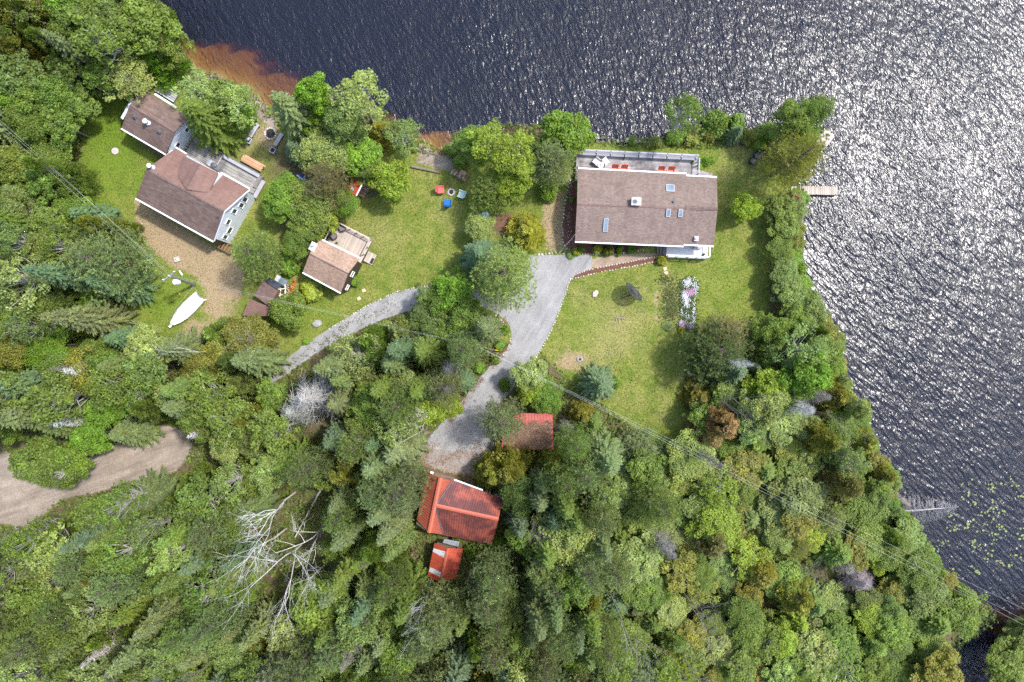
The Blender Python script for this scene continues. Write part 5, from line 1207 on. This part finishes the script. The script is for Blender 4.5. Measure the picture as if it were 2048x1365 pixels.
def bench(label, a, b, plant):
    A, B = W(*a), W(*b); m = (A + B) / 2; d = B - A; o = thing('plank_bench', label, 'bench', m, math.atan2(d.y, d.x), 'plank benches')
    for s in (-1, 1): MB().box((0, s * .1, .42), (d.length, .18, .06)).build('plank', M['rail_grey'], o)
    for s in (-1, 1): MB().box((s * d.length * .4, 0, .2), (.1, .34, .4)).build('leg', M['oldwood'], o)
    o2 = thing('planter_box', f'square wooden planter at the end of the {plant} plank bench', 'planter', W(*{'left': (500, 283), 'right': (548, 303)}[plant]), math.atan2(d.y, d.x))
    for c, dd in (((0, .24, .22), (.56, .08, .44)), ((0, -.24, .22), (.56, .08, .44)), ((.24, 0, .22), (.08, .4, .44)), ((-.24, 0, .22), (.08, .4, .44))): MB().box(c, dd).build('side_board', M['rail_grey'], o2)
    MB().box((0, 0, .17), (.4, .4, .3)).build('soil', M['ash'], o2)
    if plant == 'left': MB().lathe([(.02, .3), (.14, .36), (.15, .46), (.05, .54)], (.05, .1, 0), 10).build('pot', M['plast_white'], o2)
bench('grey plank bench left of the stone-ringed fire pit', (503, 276), (519, 251), 'left')
bench('grey plank bench right of the stone-ringed fire pit', (552, 294), (567, 270), 'right')
A, B = W(823, 334), W(879, 346); o = MB().bar(A + Vector((0, 0, .13)), B + Vector((0, 0, .13)), .14, .12, 10).build('driftwood_log', M['logw']); tag(o, 'long bare log lying at the edge of the beach', 'log')
def woodpile(label, cx, cy, ang, nl, rows, Ls, name='woodpile'):
    o = thing(name, label, 'woodpile', W(cx, cy, 0), ang)
    lm = MB().bar((0, -Ls / 2, 0), (0, Ls / 2, 0), .09, .08, 7).mesh('log', M['logw']); le = MB().bar((0, -Ls / 2, 0), (0, Ls / 2, 0), .085, .085, 3).mesh('split_log', M['logend'])
    for d_ in (-1, 1):
        for r in range(rows):
            for i in range(nl - r):
                me = random.choice([lm, le, le]); x = (i - (nl - r) / 2) * .17 + random.uniform(-.03, .03)
                obj('log', me, o, WM[o.name] @ Matrix.Translation((x, d_ * Ls * .52, .09 + r * .15)) @ Matrix.Rotation(random.uniform(-.12, .12), 4, 'Z') @ Matrix.Rotation(random.random() * 6, 4, 'Y'))
woodpile('stacked split firewood beside the small beach', 921, 350, math.radians(-27), 10, 4, .42)
woodpile('loose firewood spilling from the red woodshed', 727, 378, math.radians(62), 9, 2, .5)
o = thing('branch_pile', 'weathered branches lying on the ground right of the red woodshed', 'branches', W(728, 384, 0))
for k in range(7):
    a = random.random() * 3.14; p = Vector((random.uniform(-.4, .4), random.uniform(-.6, .6), .06)); d = Vector((math.cos(a), math.sin(a), 0)) * random.uniform(.35, .8)
    MB().bar(p - d, p + d + Vector((0, 0, .08)), .05, .04, 6).build('branch', M['logw'], o)
for i, (x, y, c) in enumerate(((716, 351, 'left white lidded tub behind the red woodshed'), (727, 355.5, 'right white lidded tub behind the red woodshed'))):
    o = thing('plastic_tub', c, 'tub', W(x, y, 0)); MB().lathe([(.2, 0), (.27, .62), (.3, .64)], n=14).build('body', M['plast_white'], o); MB().lathe([(.31, .64), (.31, .7), (.1, .74)], n=14).build('lid', M['plast_white'], o)

# ---- lumber, dock sections, grill
o = thing('lumber_stack', 'fresh orange planks stacked along the grey house deck', 'lumber', W(511, 330, 0), math.radians(-29))
for i in range(5): MB().box((random.uniform(-.1, .1), -.3 + i * .15, .62 + (i % 2) * .05), (2.3, .14, .05)).build('plank', M['lumber'], o)
for s in (-.8, .8): MB().box((s, 0, .3), (.1, .7, .58)).build('trestle', M['oldwood'], o)
o = thing('dock_section', 'weathered slatted dock section stored beside the grey cabin', 'dock section', W(336, 187, 0), math.radians(-31))
for i in range(5): MB().box((0, -.42 + i * .21, .34), (2.3, .17, .05)).build('slat', M['rail_grey'], o)
for s in (-.9, 0, .9): MB().box((s, 0, .16), (.1, 1.0, .3)).build('beam', M['oldwood'], o)
o = thing('barbecue_grill', 'covered grey grill on the grey house deck against the eave', 'grill', W(433, 334, .87), math.radians(-29))
MB().box((0, 0, .45), (.85, .6, .9)).build('cover', M['rail_grey'], o); MB().lathe([(.05, 0), (.3, .04), (.28, .18), (.1, .28)], (.18, -.02, .9), 12).build('lid', M['darkvent'], o); MB().box((-.5, 0, .8), (.3, .5, .05)).build('side_shelf', M['galv'], o)

# ---- boats
o = thing('wrapped_boat', 'white shrink-wrapped boat on the grass', 'boat', W(378, 620, 0), math.radians(45))
prof = [(-2.55, .04, .55, .75), (-2.35, .32, .45, .95), (-1.7, .58, .4, 1.12), (-.8, .78, .4, 1.25), (.2, .84, .4, 1.28), (1.2, .8, .4, 1.22), (1.9, .74, .4, 1.12), (2.25, .7, .42, 1.05)]
V, F = [], []
for x, hwid, zl, zt in prof: V += [(x, hwid, zl), (x, hwid * 1.02, zl + .32), (x, hwid * .55, zt - .1), (x, 0, zt), (x, -hwid * .55, zt - .1), (x, -hwid * 1.02, zl + .32), (x, -hwid, zl)]
for i in range(len(prof) - 1):
    for j in range(6): F.append((i * 7 + j, i * 7 + j + 1, (i + 1) * 7 + j + 1, (i + 1) * 7 + j))
F += [tuple(range(7)), tuple(range(7 * len(prof) - 1, 7 * len(prof) - 8, -1))]
MB().add(V, F).build('wrap', M['wrap'], o, smooth=False)
MB().add([(x, y * .8, .12 if abs(x) < 2.3 else .4) for x, y in ((-2.4, .1), (-1.5, .5), (2.2, .62), (2.2, -.62), (-1.5, -.5), (-2.4, -.1))] + [(x, y, .45) for x, y in ((-2.4, .2), (-1.5, .6), (2.2, .68), (2.2, -.68), (-1.5, -.6), (-2.4, -.2))], [(0, 1, 2, 3, 4, 5)] + [(i, (i + 1) % 6, 6 + (i + 1) % 6, 6 + i) for i in range(6)]).build('hull', M['plast_white'], o)
MB().box((2.3, 0, .8), (.14, .6, .5)).build('transom', M['galv'], o)
for s in (-1, 1): MB().add([(2.2, s * .72, .7), (2.62, s * .86, .5), (2.2, s * .5, .98), (2.24, s * .74, .4)], [(0, 1, 2), (0, 3, 1), (2, 1, 3), (0, 2, 3)]).build('wrap_flap', M['wrap'], o)
MB().bar((-2.5, 0, .5), (-2.95, 0, .42), .05, n=8).build('trailer_tongue', M['galv'], o); MB().box((-2.85, 0, .5), (.34, .24, .24)).build('jack_cover', M['wrap'], o)
for ch in o.children: ch.scale = (.82, .82, .8)
o = thing('covered_boat', 'small boat under a blue tarp half hidden by trees', 'boat', W(616, 368, 0), math.radians(-38))
V, F = [], []; prof = [(-1.3, .06, .5), (-.9, .4, .62), (-.2, .55, .7), (.6, .55, .66), (1.2, .45, .58)]
for x, hwid, zt in prof: V += [(x, hwid * .7, .05), (x, hwid, .4), (x, 0, zt), (x, -hwid, .4), (x, -hwid * .7, .05)]
for i in range(4):
    for j in range(4): F.append((i * 5 + j, i * 5 + j + 1, i * 5 + j + 6, i * 5 + j + 5))
F += [(0, 1, 2, 3, 4), (24, 23, 22, 21, 20)]
MB().add(V, F).build('tarp', M['bluetarp'], o); MB().box((-.3, 0, .69), (1.7, .16, .03)).build('keel_stripe', M['galv'], o)

# ---- docks
o = thing('dock', 'weathered wooden dock reaching into the lake', 'dock', W(1640, 382, 0), math.radians(-1))
boards(o, WM[o.name] @ Vector((-1.75, -.42, .16)), WM[o.name].to_3x3() @ Vector((0, 1, 0)), WM[o.name].to_3x3() @ Vector((1, 0, 0)), .84, 3.45, M['deck_tan'], .2, .015, .05)
for s in (-.4, .4): MB().box((0, s, .04), (3.45, .08, .16)).build('stringer', M['oldwood'], o)
for x in (-.4, 1.5):
    for s in (-.4, .4): MB().bar((x, s, -1.9), (x, s, .2), .05, n=6).build('post', M['oldwood'], o)
MB().box((-2.3, 0, .05), (1.25, .7, .2)).build('landing', M['rockp'], o)

# ---- satellite dish
o = thing('satellite_dish', 'large black mesh satellite dish on a post in the lawn', 'satellite dish', W(1256, 592, 0))
az = math.radians(41); tilt = math.radians(62)
Mx = Matrix.Translation((.12, .1, 1.25)) @ Matrix.Rotation(az - math.pi / 2, 4, 'Z') @ Matrix.Rotation(-tilt, 4, 'X')
Rd, dep = 1.12, .34; NP, NR = 18, 5; pet = MB(); rib = MB()
def dp(r, a): return Mx @ Vector((math.cos(a) * r, math.sin(a) * r, dep * (r / Rd) ** 2))
for i in range(NP):
    a0, a1 = i * 6.2832 / NP, (i + 1) * 6.2832 / NP
    rib.bar(dp(.06, a0), dp(Rd * .6, a0), .016, n=4); rib.bar(dp(Rd * .6, a0), dp(Rd, a0), .016, n=4); rib.bar(dp(Rd, a0), dp(Rd, a1), .022, n=4)
    for j in range(NR * 3):
        r0, r1 = Rd * (.06 + .94 * j / (NR * 3)), Rd * (.06 + .94 * (j + .78) / (NR * 3)); g = .012
        pet.add([dp(r0, a0 + g), dp(r1, a0 + g), dp(r1, a1 - g), dp(r0, a1 - g)], [(0, 1, 2, 3)])
pet.build('mesh_panel', M['mesh'], o); rib.build('rib_frame', M['mesh'], o)
fp = Mx @ Vector((0, 0, .95)); fb = MB()
for k in range(3):
    a = k * 2.094 + .5; fb.bar(dp(Rd * .75, a), fp, .018, n=5)
fb.build('feed_struts', M['mesh'], o); MB().box(fp, (.14, .14, .2)).build('feed_horn', M['black'], o)
MB().bar((0, 0, -.1), (0, 0, 1.15), .06, n=10).build('post', M['black'], o); MB().bar((0, 0, 1.05), Mx @ Vector((0, 0, 0)), .08, n=8).build('mount', M['black'], o); MB().bar((-.5, -.2, 0), (0, 0, .7), .03, n=6).build('brace', M['black'], o)
o = thing('branch_pile', 'small pile of pale cut branches in the lawn', 'branches', W(1238, 637, 0))
for k in range(9):
    a = random.uniform(-.5, 1.0) + (1.5 if k > 6 else 0); c = Vector((random.uniform(-.3, .3), random.uniform(-.15, .15), .05 + k * .015)); d = Vector((math.cos(a), math.sin(a), .08)) * random.uniform(.25, .6)
    MB().bar(c - d, c + d, .022, .01, 5).build('branch', M['rockw'] if k > 5 else M['logw'], o)

# ---- lids, stepping stones, caps
o = MB().lathe([(.34, -.02), (.36, .1), (.33, .14), (.02, .15)], n=24).build('septic_lid', M['concrete'], None, Matrix.Translation(W(231, 303, 0))); tag(o, 'round concrete lid in the lawn left of the cabin', 'lid')
o = thing('well_cap', 'square concrete well cap in the dirt yard', 'well cap', W(355, 519.5, 0), .3); MB().box((0, 0, .1), (.55, .5, .2)).build('slab', M['concrete'], o); MB().lathe([(.1, .2), (.1, .28), (.03, .3)], n=10).build('plug', M['steel'], o)
for i, (x, y, l) in enumerate(((728, 581.5, 'upper square paving stone between cottage and gravel lane'), (718, 597.5, 'lower square paving stone between cottage and gravel lane'), (1330, 538, 'upper small paving stone below the front porch'), (1332, 546.5, 'lower small paving stone below the front porch'))):
    o = MB().box((0, 0, .03), (.36, .32, .07)).build('paving_stone', M['stepping'], None, Matrix.Translation(W(x, y, 0)) @ Matrix.Rotation(.4, 4, 'Z')); tag(o, l, 'paving stone')

# ---- clutter by the twin sheds
o = thing('window_frames', 'old glazed window frames leaning beside the tarpaper lean-to', 'window frames', W(566, 562, 0), math.radians(-33))
for i in range(3):
    MB().box((-.35 + i * .42, .0, .7), (.4, .62, .05), M=Matrix.Rotation(.15, 4, 'X')).build('pane', M['skyglass'] if i else M['panel'], o); MB().box((-.35 + i * .42, 0, .34), (.06, .5, .66)).build('leg', M['oldwood'], o)
o = thing('garden_trellis', 'white wooden frame of poles right of the brown shed', 'trellis', W(566, 590, 0), math.radians(8))
for a, b in (((-.8, .55, .7), (.5, .5, .75)), ((-.3, -.75, .6), (.1, .5, .75)), ((.25, -.8, .6), (.55, .5, .75)), ((-.3, -.6, .62), (.35, -.5, .62)), ((-.2, -.1, .66), (.4, 0, .66)), ((.55, .9, .7), (.5, -.3, .7))): MB().bar(a, b, .045, n=5).build('pole', M['plast_white'], o)
for x, y in ((-.7, .5), (.5, .5), (-.3, -.7), (.3, -.7)): MB().bar((x, y, 0), (x, y, .72), .03, n=5).build('leg', M['oldwood'], o)
o = thing('snow_fence', 'crumpled orange plastic fencing beside the trellis', 'plastic fence', W(587, 578, 0), math.radians(62))
for i in range(9): MB().box((-.8 + i * .2, random.uniform(-.14, .14), .4 + random.uniform(-.1, .15)), (.14, random.uniform(.15, .4), .05), M=Matrix.Rotation(random.uniform(-.6, .6), 4, 'X')).build('strip', M['orange'], o)
for x in (-.8, 0, .8): MB().bar((x, 0, 0), (x, 0, .6), .02, n=5).build('stake', M['oldwood'], o)
o = thing('lumber_offcuts', 'loose pale boards lying right of the tarpaper lean-to', 'boards', W(572, 572, 0), math.radians(-33))
for i in range(3): MB().box((0, -.18 + i * .16, .3 + i * .05), (1.3 - i * .3, .1, .04), rz=.1 * i).build('board', M['deck_tan'], o)
MB().box((0, 0, .14), (.7, .5, .28)).build('crate', M['oldwood'], o)

# ---- poles and wires
def pole(label, base, top, H, n=10, arm=None):
    B, T_ = W(*base, 0), W(*top, H); o = thing('utility_pole', label, 'utility pole', B)
    L = WM[o.name].inverted(); b, t_ = L @ B - Vector((0, 0, .2)), L @ T_
    MB().bar(b, t_, .15, .10, n).build('post', M['pole'], o)
    return o, t_, L
p1, t1, L1 = pole('leaning pole with grey transformer beside the dirt yard', (389, 570), (341, 553), 7.0)
for dz, w_ in ((-.15, 1.5),):
    MB().box(t1 + Vector((-.15, .05, dz)), (w_, .12, .12), rz=math.radians(38)).build('crossarm', M['pole'], p1)
tr = MB().lathe([(.2, -.9), (.24, -.85), (.24, -.2), (.12, -.12)], t1 + Vector((.15, -.45, -.3)), 14).build('transformer', M['plast_white'], p1); MB().lathe([(.05, 0), (.05, .2)], t1 + Vector((.2, -.4, -.42)), 8).build('bushing', M['steel'], tr)
for s in (-.6, 0, .6): MB().lathe([(.05, 0), (.07, .08), (.03, .2)], t1 + Vector((-.15 + s * .8, .05 + s * .6, -.05)), 8).build('insulator', M['plast_white'], p1)
MB().box(t1 + Vector((.75, .35, -.4)), (.1, .5, .1), rz=.6).build('cutout', M['plast_white'], p1)
p2, t2, L2 = pole('slim pole among the planted island beside the driveway', (961, 691.5), (954, 693), 7.0)
MB().box(t2 + Vector((0, 0, -.2)), (.1, .8, .1), rz=.4).build('crossarm', M['pole'], p2)
p3, t3, L3 = pole('grey pole at the left edge of the picture', (46, 241), (-60, 192), 8.0)
def wire(name, label, pts, r=.007, sag=.4):
    mb = MB(); o = W(*pts[0][:2], 0); Q = []
    for a, b in zip(pts, pts[1:]):
        A, B = W(*a), W(*b)
        for k in range(12):
            t_ = k / 12; Q.append(A.lerp(B, t_) - Vector((0, 0, sag * 4 * t_ * (1 - t_))))
    Q.append(W(*pts[-1])); mb.path(Q, r, 4); q = mb.build(name, M['wire']); tag(q, label, 'power line', 'overhead power lines')
wire('power_line', 'upper wire from the left edge to the transformer pole', [(-62, 186, 7.9), (337, 550, 7)]); wire('power_line', 'middle wire from the left edge to the transformer pole', [(-66, 192, 7.9), (342, 549, 7)])
wire('power_line', 'lower wire from the left edge to the transformer pole', [(-60, 204, 7.6), (331, 553, 6.9)]); wire('power_line', 'upper wire between transformer pole and driveway pole', [(347, 552, 6.9), (953, 692, 6.9)])
wire('power_line', 'lower wire between transformer pole and driveway pole', [(345, 555, 6.5), (954, 694, 6.6)], .007, .55); wire('power_line', 'upper wire from the driveway pole to the lower right corner', [(954, 692, 6.9), (2180, 1306, 8.5)], .007, .9)
wire('power_line', 'middle wire from the driveway pole to the lower right corner', [(954, 693, 6.7), (2180, 1318, 8.2)], .007, .9); wire('power_line', 'lower wire from the driveway pole to the lower right corner', [(955, 694, 6.4), (2180, 1282, 8.8)], .007, .8)
wire('service_wire', 'thin service wire from driveway pole to the main house corner', [(955, 693, 6.6), (1157, 462, 4.3)], .006, .3)
def guy(label, a, za, b, yellow=True):
    o = thing('guy_wire', label, 'guy wire', W(*b, 0)); L = WM[o.name].inverted(); A, B = L @ W(*a, za), L @ W(*b, 0)
    MB().bar(A, B, .012, n=4).build('cable', M['wire'], o); d = (A - B).normalized()
    if yellow: MB().bar(B, B + d * 1.1, .05, n=6).build('guard', M['yellow'], o)
guy('yellow-guarded guy wire above the white-wrapped boat', (345, 556), 6.0, (362, 594)); guy('yellow-guarded guy wire above the driveway pole', (955, 692), 6.2, (966, 660)); guy('second yellow-guarded guy wire above the driveway pole', (955, 692), 5.8, (973, 664)); guy('yellow-guarded guy wire right of the driveway pole', (955, 693), 6.0, (998, 702))
guy('bare guy wire running down past the white-wrapped boat', (389, 570), 1.5, (327, 647), False)
A, B = W(1855, 1180, 0), W(1830, 1125, 4.0); o = MB().bar(A, B, .09, .05, 7).build('snag', M['pole']); tag(o, 'bare grey leaning trunk over the lower right shore', 'dead tree')
for i, (a, za, b, zb, l) in enumerate((((23, 1364), 8, (164, 1262), 1, 'long bare grey trunk in the lower left corner'), ((81, 1232), 7, (164, 1197), 2, 'pale bare trunk among the lower left trees'), ((590, 1075), .6, (648, 968), .3, 'long pale fallen trunk in the brown forest gap'), ((640, 1075), 5, (650, 1020), .2, 'dark stub trunk beside the brown forest gap'), ((50, 1255), .5, (200, 1235), .4, 'reddish fallen log among the lower left trees'))):
    o = MB().bar(W(*a, za), W(*b, zb), .06, .12, 7).build('snag' if i in (0, 1, 3) else 'fallen_tree', M['rockw'] if i == 2 else M['pole']); tag(o, l, 'dead tree')

# ---- garden plants and flowers
G = [('yellow-flowered plant at the corner of the main house',1151,503,9,.9,'yellow'),('second yellow-flowered plant at the corner of the main house',1157,507,6,.7,'yellow'),('small dark green plant at the corner of the main house',1163,499,8,1.0,'bright'),('golden shrub in the front bed of the main house',1195,498,12,1.3,'yellow'),('olive shrub in the front bed beside the golden one',1218,502,13,1.4,'olive'),('green shrub in the front bed near the eave',1240,498,9,1.2,'bright'),('small round green shrub at the bed edge',1238,507,7,.8,'lime'),('dark shrub at the right end of the front bed',1264,499,11,1.1,'bright'),('golden round shrub at the foot of the porch steps',1325,521,12,1.2,'yellow'),('rounded bright green bush at the brown cottage wall',710,562,14,1.1,'bright'),('small potted shrub on the front porch corner',1406,510,4,1.1,'dark'),('small planter shrub on the lake deck rail',1247,319,4,1.2,'olive'),('small green planter shrub at the lake deck corner',1384,325,6,1.3,'bright'),('tiny green pot plant on the cottage deck',674,487,3,1.0,'bright'),('yellow-orange clump at the foot of the flower bed',1363,660,9,.5,'yellow'),('dark low plants along the bottom of the dry bed',1335,653,14,.3,'sage'),('green sprawl in the left mulch bed by the house wall',1142,400,9,.5,'mid'),('grey-green clump at the walkway corner',1142,509,12,.4,'sage'),('bright clump at the edge of the gravel lane',612,684,9,.5,'bright')]
for l, x, y, r, h, c in G:
    o = tree('H', x, y, r, h, c, rng=rng6, label=l, group='garden plants'); o['label'] = l; o['category'] = 'plant'; TREES.pop()
def blossoms(parent, name, n, polys, z, mat, size, color=None):
    xs = []
    for cx, cy, rx, ry, k in polys: xs.append(np.stack([rng6.normal(cx, rx * .5, k), rng6.normal(cy, ry * .5, k)], 1))
    q = np.concatenate(xs); n = len(q); L = WM[parent.name].translation
    pos = np.stack([(q[:, 0] - 1024) / 20 - L.x, (682.5 - q[:, 1]) / 20 - L.y, z * rng6.uniform(.5, 1.1, n)], 1); s = size * rng6.uniform(.7, 1.3, n)
    V, Q = leaves(pos, np.array([0, 0, 1.0]) + rng6.normal(0, .35, (n, 3)), s, s * .85, rng6)
    tag(obj(name, np_mesh(name, V, Q, mat, np.ones(n) * rng6.uniform(.7, 1.3, n)), parent, None, color), kind='stuff')
fb_ = thing('flower_bed', 'long flower bed of white and pink blossoms in the lawn', 'flower bed', W(1376, 610, 0))
blossoms(fb_, 'foliage', 0, [(1377,575,16,16,900),(1375,605,14,22,900),(1376,635,14,26,1100),(1372,652,14,12,500)], .22, FOL, .16, (.09, .14, .04))
blossoms(fb_, 'white_blossoms', 0, [(1374,567,9,9,300),(1388,575,6,16,170),(1369,592,7,10,330),(1372,603,6,12,300),(1386,625,4,24,120),(1372,632,12,10,50),(1380,650,8,8,110),(1360,646,5,5,50),(1362,622,3,22,30)], .32, M['petal_w'], .085)
blossoms(fb_, 'pink_blossoms', 0, [(1377,587,10,8,330),(1384,582,6,5,120),(1367,650,9,6,300),(1380,656,4,4,60)], .32, M['petal_p'], .09)
gd = thing('garden_patch', 'dry weedy vegetable patch left of the flower bed', 'garden patch', W(1340, 605, 0))
blossoms(gd, 'weeds', 0, [(1340,590,18,26,420),(1340,625,18,26,420),(1330,560,20,10,120)], .12, FOL, .14, (.11, .14, .045))
mu = thing('mulch_flowers', 'scattered small pale flowers in the mulch bed by the house wall', 'flowers', W(1138, 440, 0))
blossoms(mu, 'petals', 0, [(1138,380,8,30,20),(1138,450,8,60,45),(1150,496,30,8,15)], .2, M['petal_w'], .08)

# ---- weeds on the lane, fallen leaves at the drive edges
def scatter(name, label, cat, pts, spread, n, z, mat, size, color, asp=.55):
    P = np.array(smooth_poly(pts, 2, False)); i = rng6.integers(0, len(P) - 1, n); t_ = rng6.random(n)[:, None]
    q = P[i] * (1 - t_) + P[i + 1] * t_ + rng6.normal(0, spread, (n, 2))
    cl = sum(np.sin(q @ (rng6.normal(size=2) * f_) + rng6.random() * 6) for f_ in (.05, .09, .13, .2, .28, .4)) + rng6.normal(0, .8, n); q = q[cl > .3]; n = len(q)
    pos = np.stack([(q[:, 0] - 1024) / 20, (682.5 - q[:, 1]) / 20, .02 + z * rng6.random(n)], 1); s = size * rng6.uniform(.6, 1.4, n)
    V, Q = leaves(pos, np.array([0, 0, 1.0]) + rng6.normal(0, .4, (n, 3)), s, s * asp, rng6)
    tag(obj(name, np_mesh(name, V, Q, mat, rng6.uniform(.7, 1.3, n)), color=color), label, cat, kind='stuff')
scatter('lane_weeds', 'weeds growing along the middle of the gravel lane', 'weeds', [(840,594),(770,620),(700,648),(640,690),(560,745)], 5, 1500, .08, FOL, .13, (.15, .14, .05))
scatter('lane_weeds', 'weeds scattered over the upper gravel lane', 'weeds', [(860,585),(790,605),(720,640)], 9, 500, .06, FOL, .12, (.12, .13, .04))
scatter('leaf_litter', 'rusty leaves along the left edge of the driveway', 'leaf litter', [(990,620),(1020,660),(1018,700),(965,755),(930,800),(895,850)], 3.2, 2200, .03, M['debris'], .12, None)
scatter('leaf_litter', 'rusty leaves along the right edge of the driveway', 'leaf litter', [(1060,725),(1025,775),(995,812)], 3, 600, .03, M['debris'], .12, None)
scatter('leaf_litter', 'dry leaves scattered on the gravel pad', 'leaf litter', [(850,905),(900,915),(960,900),(1000,915)], 14, 2600, .03, M['debris'], .13, None)

# ---- lily pads
pm = []
for k in range(3):
    a0 = .25; nn = 12; mb = MB().add([(0, 0, 0)] + [(math.cos(a0 + i * (6.2832 - 2 * a0) / nn) * .13, math.sin(a0 + i * (6.2832 - 2 * a0) / nn) * .12, .012 * math.sin(i * 1.7 + k)) for i in range(nn + 1)], [(0, i + 1, i + 2) for i in range(nn)]); pm.append(mb.mesh('lily_pad', M['pad']))
CL = [(770,340),(890,345),(950,315),(1010,340),(1030,390),(780,400),(815,440),(920,430),(930,480),(670,500),(700,570),(770,545),(850,560),(935,540),(945,580),(640,640),(600,680),(790,640),(860,670),(880,720),(960,745),(820,780),(1000,715),(690,800),(905,600),(1040,600),(860,490)]
for cx, cy in CL:
    for k in range(int(rng6.integers(5, 10))):
        p = W(1640 + cx / 2.6 + rng6.normal(0, 8), 840 + cy / 2.6 + rng6.normal(0, 6), WL) + Vector((0, 0, .03))
        o = obj('lily_pad', pm[int(rng6.integers(3))], None, Matrix.Translation(p) @ Matrix.Rotation(rng6.random() * 6.28, 4, 'Z') @ Matrix.Scale(float(rng6.uniform(.45, 1.05)), 4))
        tag(o, 'small yellow-green lily pad floating off the lower right shore', 'lily pad', 'floating lily pads')
